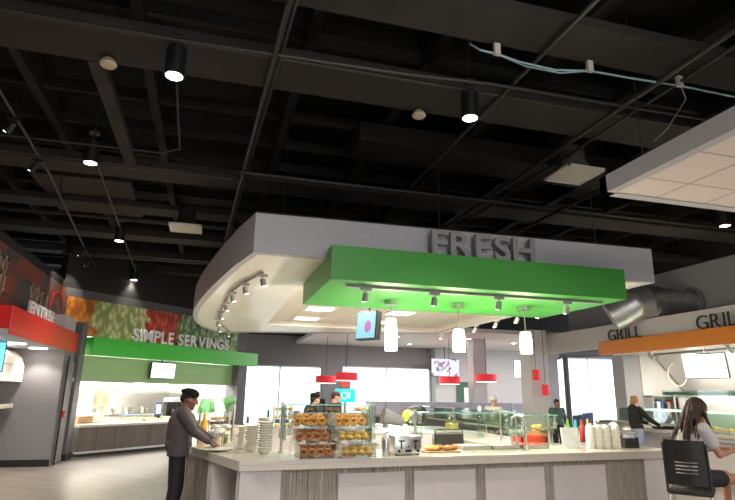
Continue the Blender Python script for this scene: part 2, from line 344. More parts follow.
for j, (yy, z0, z1) in enumerate([(12.0, 2.95, 3.6), (12.35, 3.0, 3.62), (12.7, 2.95, 3.55), (13.05, 2.98, 3.5), (10.0, 3.1, 3.8), (10.35, 3.1, 3.78)]):
    q = MB(); q.box(0.021, 0.025, yy, yy+.07, z0, z1); q.box(0.021, 0.025, yy+.19, yy+.26, z0, z1)
    for zz in (z0, (z0+z1)/2, z1-.08): q.box(0.021, 0.025, yy, yy+.26, zz, zz+.08)
    q.build('faded_letter', 'mutedtext', h)
q = MB()
pts_ = [(0.03, 14.0+0.55*math.cos(a), 3.35+0.38*math.sin(a)) for a in [R(20+i*14) for i in range(20)]]
q.tube(pts_, 0.018, 6); q.build('red_ring', 'red', h)
# letters SIMPLE SERVINGS
sgn = letters('simple_servings_sign', 'SIMPLE SERVINGS', 'white metal letters reading SIMPLE SERVINGS on the green header', SS(1.13, -0.12, 2.86), SA, 0.34, 0.05, 'wletters', gap=0.15, space=0.45, W=3.65)
# counter and equipment of the station
t = thing('serving_counter', 'low serving counter with grey brown wood front and white top under the sage fascia', 'counter', SS(0, 0), SA)
B(0.02, 5.35, 0.0, 0.75, 0.12, 0.68).build('front_panel', 'brownwood', t)
B(0.0, 5.35, -0.06, 0.95, 0.68, 0.745, bev=.008).build('worktop', 'quartz', t)
B(0.02, 5.35, 0.04, 0.7, 0.0, 0.07).build('toe_kick', 'black', t)
B(0.02, 5.35, -0.01, 0.1, 0.07, 0.12).build('kick_rail', 'steel', t)
t = thing('back_counter', 'white back worktop along the rear of the serving opening', 'counter', SS(0, 0), SA)
B(0.0, 5.4, 2.5, 3.18, 0.0, 0.8).build('cabinet', 'whitewall', t); B(0.0, 5.4, 2.45, 3.19, 0.8, 0.85).build('worktop', 'steel', t)
def menu_tv(name, label, loc, rz, wd, ht, tilt=0.0, m_='screen', up=0.15, th=.05):
    t = thing(name, label, 'screen', loc, rz); ro = (tilt, 0, 0)
    sc = B(-wd/2, wd/2, 0, th, -ht/2, ht/2, bev=.006, rot=ro, piv=(0, 0, 0)).build('screen_case', 'black', t)
    B(-wd/2+.02, wd/2-.02, -0.008, 0, -ht/2+.02, ht/2-.02, rot=ro, piv=(0, 0, 0)).build('display', m_, sc)
    mb = MB(); mb.cyl((0, .09, 0), (0, .09, ht/2+up), .018, seg=8); mb.box(-.1, .1, .04, .1, -.08, .08); mb.build('mount', 'black', t); return t
menu_tv('menu_screen', 'white lit menu screen on the sage fascia over the serving counter', SS(2.37, -0.0, 2.13), SA, 0.86, 0.45, R(4), up=0.2)
# steel hood, pots, shelf inside the station
t = thing('exhaust_hood', 'stainless exhaust hood at the right rear of the green serving station', 'hood', SS(3.9, 1.9), SA)
MB().slab([(-.9, -.2, 1.60), (1.5, -.2, 1.60), (1.5, .9, 2.2), (-.9, .9, 2.2)], 0.04).build('hood_face', 'steel', t)
B(-.9, 1.5, -.22, .95, 1.50, 1.60).build('hood_lip', 'steel', t)
for i in range(5):
    q = MB(); x = 2.2+i*0.62; q.lathe([(.0, 0), (.11, 0), (.13, .04), (.13, .2), (.10, .22)], SS(x, 2.7, .85)); o = q.build('stock_pot', 'steel', smooth=True)
    tag(o, 'steel stock pot on the rear worktop, %s of the row' % LR[i], 'pot', 'stock pots on the rear worktop')
for i in range(5):
    tr = thing('track_spotlight', 'small black spotlight over the serving counter opening, %s' % LR[i], 'spotlight', SS(.45+i*.95, .6, 1.95), SA, 'spotlights in the serving opening')
    MB().cyl((0, 0, .74), (0, 0, .02), .01, seg=6).build('stem', 'black', tr); MB().cyl((0, 0, .02), (0.02, .05, -.1), .045, seg=12).build('head', 'black', tr, smooth=True)
t = thing('paper_towel_dispenser', 'beige box dispenser on the white rear wall of the serving opening', 'dispenser', SS(2.0, 3.1, 1.45), SA)
B(-.35, .35, -.18, .09, .0, .42, bev=.03).build('body', 'ceramic', t); B(-.45, .45, -.2, .09, -.06, 0).build('shelf', 'steel', t)
t = thing('wall_box', 'tall beige wall box beside the dispenser in the serving opening', 'box', SS(2.75, 3.1, 1.05), SA)
B(-.2, .2, -.12, .09, 0, .55, bev=.02).build('case', 'wood', t); B(-.03, .03, -.14, -.12, .2, .3).build('latch', 'steel', t)
def faucet(loc, rz, label):
    t = thing('faucet', label, 'faucet', loc, rz); q = MB(); q.tube([(0, 0, 0), (0, 0, .35), (.03, 0, .42), (.1, 0, .44), (.17, 0, .4), (.18, 0, .3)], .016, 8); q.build('spout', 'steel', t, smooth=True)
    MB().lathe([(.04, 0), (.04, .02), (.025, .05)]).build('base', 'steel', t, smooth=True); return t
faucet(SS(1.3, .75, .745), SA, 'steel gooseneck faucet standing on the low serving counter')
for i, (x, y, hh, m_, lb) in enumerate([(.5, .6, .16, 'wood', 'brown wooden box on the left end of the serving counter'), (.95, .8, .2, 'ceramic', 'cream box beside the faucet on the serving counter')]):
    q = thing('counter_box', lb, 'box', SS(x, y, .745), SA); B(-.2, .2, -.12, .12, 0, hh, bev=.01).build('body', m_, q); B(-.21, .21, -.13, .13, hh, hh+.02).build('lid', m_, q)
def pan(loc, rz, label, food='salad', wd=.5, dp=.3, group=None, hump=.04):
    t = thing('food_pan', label, 'food pan', loc, rz, group); q = MB()
    q.box(-wd/2, wd/2, -dp/2, -dp/2+.012, 0, .05); q.box(-wd/2, wd/2, dp/2-.012, dp/2, 0, .05); q.box(-wd/2, -wd/2+.012, -dp/2, dp/2, 0, .05); q.box(wd/2-.012, wd/2, -dp/2, dp/2, 0, .05); q.box(-wd/2, wd/2, -dp/2, dp/2, 0, .008)
    q.build('pan', 'steel', t)
    if food:
        f = MB(); rnd = random.Random(int(loc[0]*97+loc[1]*31))
        for k in range(26): f.ball((rnd.uniform(-wd/2+.05, wd/2-.05), rnd.uniform(-dp/2+.05, dp/2-.05), .03+rnd.uniform(0, hump)), (rnd.uniform(.025, .045), rnd.uniform(.025, .045), .02), 8)
        o = f.build('food', food, t, smooth=True)
    return t
for i, f in enumerate(['bread', 'yellow', 'salad', 'tomato']):
    pan(SS(1.9+i*.62, .55, .745), SA, 'shallow steel food pan on the serving counter, %s' % LR[i], f, group='food pans on the low serving counter')
t = thing('clear_tub', 'blue rimmed clear plastic tub on the serving counter', 'tub', SS(2.1, .85, .745), SA)
B(-.3, .3, -.12, .12, 0, .14, bev=.02).build('tub', 'acrylic', t); B(-.31, .31, -.13, .13, .14, .16, bev=.005).build('rim', 'blue', t)
t = thing('kiosk_tablet', 'small tablet with blue frame on the rear of the serving station', 'tablet', SS(3.2, 1.0, .745), SA)
B(-.13, .13, 0, .03, .1, .5, bev=.01).build('case', 'blue', t); B(-.08, .08, -.008, 0, .17, .42).build('display', 'screen', t); B(-.06, .06, -.03, .09, 0, .1).build('foot', 'black', t)
for i in range(2):
    t = thing('coffee_brewer', ['dark coffee brewer in steel frame, left of the pair behind the chef', 'dark coffee brewer in steel frame, right of the pair behind the chef'][i], 'coffee brewer', SS(3.75+i*.5, 1.0, .745), SA, 'coffee brewers behind the chef')
    B(-.2, .2, -.15, .2, 0, .08).build('base', 'steel', t); B(-.2, .2, .05, .2, .08, .5).build('body', 'black', t); B(-.22, .22, -.16, .2, .5, .62, bev=.01).build('head', 'steel', t); MB().lathe([(.06, 0), (.08, .06), (.08, .16), (.05, .2)], (0, -.06, .09)).build('carafe', 'black', t, smooth=True)
a = area('opening_troffer', SS(2.6, 1.7, 2.66), (4.8, 1.8), 560, (1, .96, .9), (0, 0, SA))
# ------------------------------------------------------------------ Entree station
t = thing('entree_header', 'glossy red box header with downlights at the far left', 'header', (-3.08, 9.95, 0))
B(-2.6, 0, 0, 5.0, 2.50, 2.87, bev=.008).build('box', 'red', t); B(-2.59, -.01, .01, 4.99, 2.42, 2.5).build('underside', 'fascia', t)
M['redlip'] = M['red']
B(-.012, .0, 0, 5.0, 2.42, 2.5).build('lip', 'red', t)
for i, (x, y) in enumerate([(-.55, .8), (-.5, 2.1), (-.45, 3.4)]):
    d = MB(); d.cyl((x, y, 2.405), (x, y, 2.42), .17, seg=24); d.build('downlight', 'lamp', t)
    s = bpy.data.lights.new('downlight_spot', 'SPOT'); s.energy = 60; s.spot_size = R(120); s.spot_blend = .6; s.color = (1, .9, .78); so = bpy.data.objects.new('downlight_spot', s); COL.objects.link(so); so.parent = t; so.location = (x, y, 2.38)
letters('entree_sign', 'ENTREE', 'pale metal letters reading ENTREE standing on the red header', (-3.14, 10.95, 2.875), R(90), 0.22, 0.04, 'wletters', gap=0.10, W=1.62)
st(B(-6.9, -3.1, 13.75, 13.95, 0, 2.42).build('wall_entree', 'greywall'))
st(B(-6.9, -3.08, 13.73, 13.75, 0, .14).build('baseboard_entree', 'black'))
st(B(-3.3, -3.1, 13.95, 14.72, 0, 2.42).build('wall_entree_return', 'greywall'))
st(B(-3.3, -3.0, 14.72, 15.3, 0, 3.15).build('wall_pier', 'greycol'))
st(B(-3.3, -2.98, 14.7, 14.72, 0, .14).build('baseboard_pier', 'black'))
st(B(-3.02, -2.98, 14.72, 15.28, 0, .14).build('baseboard_pier_side', 'black'))
h = B(-3.5, -3.14, 13.6, 14.6, 2.87, 3.18, bev=.01).build('soffit_box', 'fascia'); tag(h, 'pale grey box above the right end of the red header', 'box')
t = thing('door_1', 'x', 'door', (-3.09, 13.97, 0)); del t['label']; del t['category']; st(t)
B(0, .03, 0, .7, 0.02, 2.2).build('door_leaf', 'greywall', t); B(.03, .06, .0, .05, 0, 2.3).build('door_frame', 'black', t); B(.03, .09, .1, .14, .98, 1.12).build('door_handle', 'red', t); B(.03,.07,.6,.68,1.75,1.85).build('closer_box','fascia',t)
# entree serving niche with glossy hood, screen and ledge
t = thing('glass_hood', 'glossy pale curved hood under the red header at the left edge', 'hood', (-3.86, 12.2, 0))
q = MB()
pr_ = [(0.0, 1.72), (0.0, 2.05), (-.06, 2.2), (-.2, 2.32), (-.5, 2.4)]
for (a1, a2) in zip(pr_, pr_[1:]): q.slab([(a1[0], 0, a1[1]), (a1[0], 1.5, a1[1]), (a2[0], 1.5, a2[1]), (a2[0], 0, a2[1])], .03)
q.build('hood_shell', 'ceramic', t, smooth=True)
t = thing('entree_counter', 'cream topped serving ledge at the far left under the red header', 'counter', (-4.02, 9.0, 0))
B(-.9, .1, 0, 4.7, 1.18, 1.27, bev=.01).build('worktop', 'quartz', t); B(-.9, -.6, 0, 4.7, 0, 1.18).build('front_panel', 'greywall', t)
M['bluescreen'] = emit('cyan_lit_screen', (0.15, 0.55, 0.75), 1.0)
p0 = GY(-2, 356, 11.6); menu_tv('menu_screen', 'cyan lit menu screen at the far left under the red header', (p0.x-.35, 11.6, p0.z), R(25), .9, .55, 0, 'bluescreen')
M['trackgrey'] = mat('satin_grey_track', (0.33, 0.31, 0.29), 0.4, 0.3)
def spot_head(loc, label, group, m_='steel', aim=(0.02, 0.06), rz=0, e=0, drop=.06, box=True):
    t = thing('track_spotlight', label, 'spotlight', loc, rz, group)
    if box: B(-.07, .07, -.02, .02, -.035, 0).build('adapter', m_, t)
    MB().cyl((0, 0, -.03), (0, 0, -drop-.03), .008, seg=6).build('stem', m_, t)
    MB().cyl((0, 0, -drop), (aim[0], aim[1], -drop-.10), .036, .042, seg=14).build('head', m_, t, smooth=True)
    MB().cyl((aim[0], aim[1], -drop-.098), (aim[0]*1.02, aim[1]*1.02, -drop-.104), .036, seg=14).build('lens', 'lamp', [c for c in t.children if c.name.startswith('head')][0])
    if e:
        s = bpy.data.lights.new('spot_light', 'SPOT'); s.energy = e; s.spot_size = R(75); s.spot_blend = .7; s.color = (1, .9, .76); s.shadow_soft_size = .04
        so = bpy.data.objects.new('spot_light', s); COL.objects.link(so); so.parent = t; so.location = (aim[0]*1.1, aim[1]*1.1, -drop-.12)
        so.rotation_mode = 'QUATERNION'; so.rotation_quaternion = Vector((0, 0, -1)).rotation_difference(Vector((aim[0], aim[1], -.10)).normalized())
    return t
# ------------------------------------------------------------------ Grill station on the right
t = thing('grill_header', 'long orange header band running along the grill counter', 'header', (10.2, 2.0, 0))
B(0, .12, 0, 11.0, 2.69, 3.05, bev=.008).build('band', 'orange', t); B(.12, 1.0, 0, 10.68, 2.72, 2.78).build('underside', 'whitewall', t)
st(B(10.42, 10.6, 2.0, 17.0, 2.9, 3.5).build('wall_bulkhead', 'whitewall'))
st(B(10.6, 12.0, 2.0, 17.0, 3.42, 3.5).build('ceiling_bulkhead', 'ltwall'))
letters('grill_sign', 'GRILL', 'charcoal letters reading GRILL on the far end of the orange header', (10.27, 12.66, 3.055), R(-90), 0.28, 0.03, 'dletters', gap=0.2, W=1.20, bold=-.004)
letters('grill_sign', 'GRILL', 'charcoal letters reading GRILL on the near part of the orange header', (10.27, 9.78, 3.055), R(-90), 0.30, 0.03, 'dletters', gap=0.2, W=1.24, bold=-.004)
st(B(10.75, 11.25, 12.75, 13.2, 0, 2.72).build('wall_grill_end', 'ltwall'))
st(B(11.25, 12.6, 12.7, 13.2, 0, 3.3).build('wall_grill_return', 'whitewall'))
t = thing('grill_counter', 'long pale serving counter with steel top along the grill station', 'counter', (9.95, 3.0, 0))
B(0, .9, 0, 9.5, .0, .84).build('front_panel', 'panel', t); B(-.12, 1.0, -.05, 9.55, .84, .92, bev=.01).build('worktop', 'quartz', t); B(-.3, -.12, 0, 9.4, .78, .81).build('tray_rail', 'steel', t)
for y in (.6, 2.9, 5.2, 7.5, 9.2): B(-.3, 0, y-.02, y+.02, .72, .78).build('rail_bracket', 'steel', t)
t = thing('sneeze_guard', 'long glass shelf guard with pale food light over the grill counter', 'sneeze guard', (10.3, 3.0, .92))
B(-.2, .5, 0, 9.3, .42, .435).build('glass_shelf', 'glassgreen', t); MB().slab([(-.22, 0, .12), (-.22, 9.3, .12), (-.2, 9.3, .42), (-.2, 0, .42)], .01).build('front_glass', 'glassgreen', t)
for y in (.05, 3.1, 6.2, 9.25): MB().cyl((.45, y, 0), (.45, y, .43), .02, seg=8).build('post', 'steel', t)
M['heatlight'] = emit('pale_food_light', (1, .97, .85), 1.6); B(.38, .5, .1, 9.2, .36, .42).build('food_light', 'heatlight', t)
t = thing('pass_shelf', 'long lit steel pass shelf above the grill line', 'shelf', (11.6, 3.0, 1.55))
B(0, .5, 0, 9.4, 0.12, .2).build('shelf_box', 'steel', t); B(-.02, .0, 0, 9.4, .06, .24).build('glass_edge', 'glassgreen', t)
for y in (.1, 4.6, 9.3): B(.2, .26, y-.03, y+.03, -.7, .12).build('post', 'steel', t)
t = thing('grill_hood', 'sloping stainless hood along the back of the grill station', 'hood', (11.2, 3.0, 1.75))
MB().slab([(1.3, 0, .05), (1.3, 9.6, .05), (.45, 9.6, .96), (.45, 0, .96)], .03).build('hood_face', 'hoodsteel', t)
q = MB(); q.torus((.75, 9.2, .45), .30, .014, 20, 8, rot=(R(90), 0, 0)); q.build('curved_pipe', 'ceramic', t, smooth=True)
t = thing('grill_line', 'stainless cooking line cabinets behind the grill counter', 'cabinet', (11.7, 3.0, 0))
B(0, .85, 0, 9.4, 0, .85).build('body', 'steel', t)
for i in range(6):
    dd_ = B(-.02, 0, .1+i*1.55, 1.5+i*1.55, .12, .75).build('door', 'steel', t); B(-.05, -.02, .5+i*1.55, 1.1+i*1.55, .68, .71).build('handle', 'steel', dd_)
p0 = G(705, 366, 2.28)
p0 = GX(704.5, 366, 10.75); menu_tv('menu_screen', 'large white lit menu screen hanging under the orange header', tuple(p0), R(-75), .98, .56, R(8), up=.12)
rk = thing('box_rack', 'wall rack packed with red and blue boxes beyond the person in the black hoodie', 'rack', (11.25, 12.4, 1.06), 0)
for z_ in (0, .56): B(0, .86, 0, .29, z_, z_+.03).build('shelf', 'steel', rk)
for x_ in (0, .83): B(x_, x_+.03, 0, .29, 0, .59).build('side', 'steel', rk)
NM = {'ceramic': 'cream', 'tomato': 'red', 'navy': 'dark blue', 'paper': 'white', 'blackplastic': 'black'}
for i in range(7):
    c_ = ['navy', 'paper', 'blue', 'blackplastic', 'ceramic', 'tomato', 'navy'][i]
    tag(B(11.30+i*.11, 11.395+i*.11, 12.42, 12.62, 1.092, 1.46+.04*(i % 3), bev=.008).build('food_box', c_), '%s box on the wall rack at the grill, %s' % (NM.get(c_, c_), LR[i]), 'box', 'boxes on the grill rack')
for i, f in enumerate(['bread', 'yellow', 'tomato', 'salad', 'yellow']):
    pan((10.2, 4.9+i*1.15, .921), R(90), 'steel food pan under the grill glass shelf, %s' % LR[4-i], f, .8, .35, 'food pans under the grill guard', .08)
t = thing('griddle_pan', 'flat black pan on the grill counter in front of the woman in black', 'pan', (10.0, 10.75, .921))
MB().lathe([(.0, 0), (.24, 0), (.27, .05), (.26, .05), (.23, .015), (0.01, .015)]).build('dish', 'black', t, smooth=True); B(-.04, .04, -.45, -.26, .02, .045).build('handle', 'black', t)
for i, y in enumerate([11.6, 9.35, 7.4]):
    spot_head((10.55, y, 2.72), 'spotlight washing the steel grill hood, %s' % ['farthest', 'middle', 'nearest'][i], 'hood spotlights', 'trackgrey', (.12, -.02), e=260, box=True)
# silver ducts
t = thing('air_duct', 'large silver round duct elbow behind the right end of the canopy', 'duct', (0, 0, 0))
q = MB(); q.cyl((11.89, 11.35, 3.93), (10.5, 11.05, 3.90), .33, seg=28); q.cyl((10.5, 11.05, 3.90), (9.95, 10.95, 3.86), .33, .37, seg=28); q.build('pipe', 'duct', t, smooth=True)
q = MB(); q.cyl((10.05, 10.95, 3.88), (9.75, 11.02, 3.78), .40, .40, seg=28); q.ball((9.75, 11.02, 3.78), .40, 28); q.cyl((9.75, 11.02, 3.78), (9.32, 11.35, 3.50), .40, .38, seg=28); q.build('elbow', 'duct', t, smooth=True)
for (a_, rr_) in (((11.88, 11.35, 3.93), .46), ((11.1, 11.18, 3.92), .36), ((10.5, 11.05, 3.90), .37), ((10.35, 11.02, 3.89), .38)):
    q = MB(); q.cyl(a_, (a_[0]-.05, a_[1]+.013, a_[2]-.003), rr_, seg=28); q.build('flange', 'duct', t, smooth=True)
# dark pipe and post before the right windows
t = thing('steel_beam', 'dark grey horizontal pipe with a post before the right windows', 'pipe', (0, 0, 0))
a_ = GY(556, 354, 17.5); b_ = GY(611, 353, 17.5); q = MB(); q.cyl(tuple(a_), tuple(b_), .14, seg=16); q.cyl(tuple(a_), (a_.x+.12, a_.y, a_.z), .2, seg=16); q.build('pipe', 'greycol', t, smooth=True)
c_ = GY(565, 356, 17.5); MB().cyl((c_.x, 17.5, 0), (c_.x, 17.5, c_.z), .1, seg=12).build('post', 'greycol', t, smooth=True)
# ------------------------------------------------------------------ FRESH canopy
rim = [(0.40, 6.60), (0.22, 7.4), (0.05, 8.4), (-.12, 9.5), (-.28, 10.7), (-.40, 11.9), (-.45, 13.0), (-.42, 14.1), (-.28, 15.2), (-.05, 16.0), (.3, 16.6), (1.6, 16.4), (3.0, 15.8), (4.6, 15.1), (6.17, 14.5), (6.17, 6.50)]
rim = rim[:10]+[(.35, 16.4)]+[(2.2, 15.9), (4.2, 15.15), (6.17, 14.4), (6.17, 6.50)]
canopy = thing('hanging_canopy', 'large pale grey suspended canopy with curved left side over the food bar', 'canopy', (0, 0, 0))
hole = (1.3, 5.9, 8.7, 14.2)
q = MB(); n = len(rim)
def off(p, k=.12):
    cx, cy = 2.9, 11; d = Vector((cx-p[0], cy-p[1])).normalized()*k; return (p[0]+d.x, p[1]+d.y)
inn = [off(p) for p in rim]
for i in range(n):
    a0, a1 = rim[i], rim[(i+1) % n]; b0, b1 = inn[i], inn[(i+1) % n]
    q.prism([a0, a1, b1, b0], 3.225, 3.73)
q.build('fascia', 'fascia', canopy)
# soffit ring around the recessed tile field: polygons between rim and hole
q = MB(); hx0, hx1, hy0, hy1 = hole; z0, z1 = 3.246, 3.30
lft = [p for p in inn[:11]]
q.prism([inn[-1], (inn[-1][0], hy0), (hx0, hy0), (hx0, inn[0][1]+.02)], z0, z1)
q.prism([(hx0, hy0), (hx0, hy1), (hx0, 16.1), inn[10]] + [p for p in reversed(inn[:10])] + [(hx0, inn[0][1]+.02)], z0, z1)
q.prism([(hx0, hy1), (hx1, hy1), (inn[-2][0], hy1), inn[-2], inn[-3], inn[-4], (hx0, 16.1)], z0, z1)
q.prism([(hx1, hy0), (inn[-1][0], hy0), (inn[-1][0], hy1), (hx1, hy1)], z0, z1)
q.build('soffit', 'soffit', canopy)
m, N, L, b, tb, mp = brickmat('cream_ceiling_tiles', (0.92, 0.87, 0.78), (0.90, 0.85, 0.76), (0.66, 0.60, 0.51), 1.0, .61, .61, 0.012, 0.7, offset=0); M['tiles'] = m
q = MB(); q.box(hx0, hx1, hy0, hy1, 3.345, 3.40); q.build('tile_ceiling', 'tiles', canopy)
q = MB()
for (a0, a1, b0, b1) in ((hx0-.02, hx0, hy0, hy1), (hx1, hx1+.02, hy0, hy1), (hx0, hx1, hy0-.02, hy0), (hx0, hx1, hy1, hy1+.02)): q.box(a0, a1, b0, b1, 3.29, 3.38)
q.build('recess_edge', 'soffit', canopy)
q = MB(); q.prism(rim, 3.73, 3.75); q.build('top_cover', 'joist', canopy)
for i, (x, y) in enumerate([(.8, 7.2), (3, 7.0), (5.6, 7.0), (.3, 10.5), (.2, 13.6), (5.8, 10.5), (3.2, 11), (5.7, 13.9)]):
    MB().cyl((x, y, 3.7), (x, y, 5.9), .008, seg=6).build('hanger_rod', 'black', canopy)
for i, (x, y) in enumerate([(2.2, 11.7), (4.03, 11.7), (2.2, 9.6), (4.03, 9.6), (2.2, 13.4), (4.03, 13.4)]):
    tr = thing('ceiling_troffer', ['lit rectangular troffer, middle left of the six in the canopy tiles', 'lit rectangular troffer, middle right of the six in the canopy tiles', 'lit rectangular troffer, front left of the six in the canopy tiles', 'lit rectangular troffer, front right of the six in the canopy tiles', 'lit rectangular troffer, rear left of the six in the canopy tiles', 'lit rectangular troffer, rear right of the six in the canopy tiles'][i], 'ceiling light', (x, y, 3.335), 0, 'troffers in the canopy')
    q = MB(); q.box(-.31, .31, -.31, -.28, 0, .012); q.box(-.31, .31, .28, .31, 0, .012); q.box(-.31, -.28, -.28, .28, 0, .012); q.box(.28, .31, -.28, .28, 0, .012); fr_ = q.build('frame', 'paper', tr)
    B(-.28, .28, -.28, .28, .002, .01).build('diffuser', 'diffuser', fr_)
    a = area('troffer_light', (x, y, 3.32), (.55, .55), 45, (1, .90, .76))
# green box
t = thing('green_soffit_box', 'bright green box soffit hanging under the canopy front with spotlights', 'soffit', (1.30, 6.28, 0))
q = B(0, 4.16, 0, 2.08, 2.90, 3.22); q.box(0, 4.16, 0, .315-.1, 3.22, 3.32); q.build('box', 'green', t)
letters('fresh_sign', 'FRESH', 'grey metal letters reading FRESH on the canopy front', (2.63, 6.40, 3.325), 0, 0.34, 0.06, 'letters', gap=0.11, W=1.50)
# tracks
tk = thing('light_track', 'long grey light track under the green box', 'track', (0, 0, 0)); B(1.55, 5.25, 6.52, 6.56, 2.865, 2.90).build('rail', 'trackgrey', tk)
for i, x in enumerate([1.80, 2.72, 3.64, 4.68]):
    spot_head((x, 6.54, 2.865), 'grey spotlight on the track under the green box, %s' % LR[i], 'spotlights under the green box', 'trackgrey', (.0, .03), e=38)
lt = [(0.62, 7.75), (.42, 8.5), (.27, 9.35), (.2, 10.5), (.14, 11.8), (.10, 13.0), (.15, 14.4), (.4, 15.6)]
tk = thing('light_track', 'curved grey light track under the rounded left side of the canopy', 'track', (0, 0, 0)); q = MB()
for a_, b_ in zip(lt, lt[1:]): q.cyl((a_[0], a_[1], 3.22), (b_[0], b_[1], 3.22), .02, seg=6)
q.build('rail', 'trackgrey', tk)
for i, (x, y) in enumerate(lt): spot_head((x, y, 3.20), 'grey spotlight on the curved canopy track, %s' % (['nearest']+['%s from the near end' % k for k in ('second', 'third', 'fourth', 'fifth', 'sixth', 'seventh')]+['farthest'])[i], 'spotlights on the curved track', 'trackgrey', (.03, .02), e=22)
tk = thing('light_track', 'white light track along the right side of the canopy underside', 'track', (0, 0, 0)); B(6.02, 6.05, 8.8, 14.2, 3.20, 3.246).build('rail', 'paper', tk)
for i, y in enumerate([9.3, 10.1, 11.0, 12.0, 13.2, 14.0]): spot_head((6.035, y, 3.21), 'white spotlight on the right canopy track, %s' % (['nearest']+['%s from the near end' % k for k in ('second', 'third', 'fourth', 'fifth')]+['farthest'])[i], 'spotlights on the right track', 'paper', (-.03, .03), e=14)
# three glass pendants
for i, (u, v0, v1, yy) in enumerate([(391, 311, 349, 7.55), (458.5, 322, 350, 7.4), (525, 325, 352, 7.35)]):
    a_ = GY(u, v0, yy); b_ = GY(u, v1, yy)
    zt = a_.z-.08; zb = b_.z
    t = thing('pendant_lamp', 'glowing white glass pendant lamp under the green box, %s of three' % ['left', 'middle', 'right'][i], 'pendant lamp', (a_.x, yy, 2.90), 0, 'glass pendants over the food bar')
    MB().cyl((0, 0, -.06), (0, 0, 0), .10, seg=24).build('ceiling_cap', 'steel', t, smooth=True); MB().cyl((0, 0, zt-2.92), (0, 0, -.05), .006, seg=6).build('cord', 'trackgrey', t)
    z = zb-2.92; hh = zt-zb
    MB().lathe([(.03, hh), (.075, hh-.01), (.09, hh*.6), (.088, .0), (.02, .0)], (0, 0, z)).build('glass_shade', 'shade', t, smooth=True)
    for zz in (z-.06, ):
        s = bpy.data.lights.new('bulb', 'POINT'); s.energy = 95; s.color = (1, .87, .70); s.shadow_soft_size = .10; so = bpy.data.objects.new('bulb', s); COL.objects.link(so); so.parent = t; so.location = (0, -.0, zz-.06)
# blue menu tv under canopy
m, N, L, b = newmat('cyan_menu_display'); g = N.new('ShaderNodeTexCoord'); mp = N.new('ShaderNodeMapping'); L.new(g.outputs['Object'], mp.inputs[0]); mp.inputs['Location'].default_value = (-.5, 0, .2); mp.inputs['Scale'].default_value = (10, 1, 7)
gr = N.new('ShaderNodeTexGradient'); gr.gradient_type = 'SPHERICAL'; L.new(mp.outputs[0], gr.inputs[0]); rr = N.new('ShaderNodeValToRGB'); rr.color_ramp.interpolation = 'CONSTANT'
rr.color_ramp.elements[0].color = (.25, .62, .72, 1); rr.color_ramp.elements[1].color = (.45, .12, .42, 1); rr.color_ramp.elements[1].position = .25; L.new(gr.outputs[0], rr.inputs[0])
L.new(rr.outputs[0], b.inputs['Emission Color']); b.inputs['Emission Strength'].default_value = 1.0; b.inputs['Base Color'].default_value = (.02, .02, .02, 1); M['cyanmenu'] = m
p0 = GY(366, 325, 9.3); menu_tv('menu_screen', 'small cyan lit menu screen hanging beside the left glass pendant', tuple(p0), R(-56), .46, .50, R(-6), 'cyanmenu', up=3.34-p0.z-.25, th=.14)
# ------------------------------------------------------------------ right near ceiling cloud
t = thing('ceiling_cloud', 'large pink white tiled ceiling cloud at the upper right', 'ceiling panel', (3.72, -1.5, 0))
m, N, L, b, tb, mp = brickmat('pinkish_ceiling_tiles', (0.80, 0.70, 0.66), (0.78, 0.68, 0.64), (0.50, 0.43, 0.40), 1.0, .61, .61, 0.014, 0.7, offset=0); M['cloudtiles'] = m
q = MB(); q.box(.1, 7.5, 0, 5.9, 3.61, 3.66); q.build('tile_field', 'cloudtiles', t)
q = MB(); q.box(0, .1, -.01, 6.0, 3.6, 3.78); q.box(0, 7.5, 5.9, 6.0, 3.6, 3.78); q.build('edge_trim', 'fascia', t)
q = MB(); q.box(.1, 7.5, 0, 5.9, 3.76, 3.78); q.build('top_cover', 'joist', t)
for x, y in ((.3, 5.7), (3, 5.7), (.3, 2), (3, 2)): MB().cyl((x, y, 3.78), (x, y, 5.9), .006, seg=6).build('hanger_rod', 'black', t)
# far white ceiling
st(B(3.5, 21.0, 16.9, 24.0, 3.62, 3.75).build('ceiling_far', 'whitewall'))
# ------------------------------------------------------------------ black ceiling structure
def beam(y, z0, z1, x0, x1, wd=.35, m_='beam'): return st(B(x0, x1, y, y+wd, z0, z1).build('ceiling_beam', m_))
for (y, z0, z1, wd) in ((1.6, 4.95, 5.05, .5), (3.70, 4.9, 5.0, .5), (4.98, 4.9, 5.0, .68), (8.5, 4.9, 5.02, .6), (10.9, 5.0, 5.1, .5), (12.7, 4.9, 5.05, .5), (14.8, 4.9, 5.05, .4), (16.6, 4.9, 5.1, .4), (20.4, 4.9, 5.2, .4)):
    beam(y, z0, z1, XL-.9, 11.9, wd)
for k, x in enumerate([-5.6, -4.1, -2.6, -1.1, 0.75, 2.2, 3.55, 5.0, 6.5, 8.0, 9.6, 11]):
    st(B(x, x+.12, -5.9, 24, 5.46, 5.9).build('ceiling_beam', 'joist'))
for k in range(26):
    y = -1.4+k*1.0
    st(B(XL-.9, 11.9, y, y+.07, 5.55, 5.72).build('ceiling_beam', 'joist'))
q = B(-1.48, -1.32, 5.68, 8.5, 4.9, 5.0).build('ceiling_beam', 'beam'); st(q)
def pipe(pts, r, label, m_='conduit', name='conduit', cat='pipe'): o = MB().tube(pts, r, 8).build(name, m_, smooth=True); return tag(o, label, cat)
pipe([(.4, -1, 4.8), (.4, 4.0, 4.8), (.14, 11.3, 4.8), (0, 17.4, 4.8)], .032, 'thick grey conduit running away from the viewer left of the canopy')
pipe([(.48, -1, 4.86), (.47, 4.0, 4.86), (.2, 11.3, 4.86), (.05, 17.4, 4.86)], .02, 'thin conduit running beside the thick one left of the canopy')
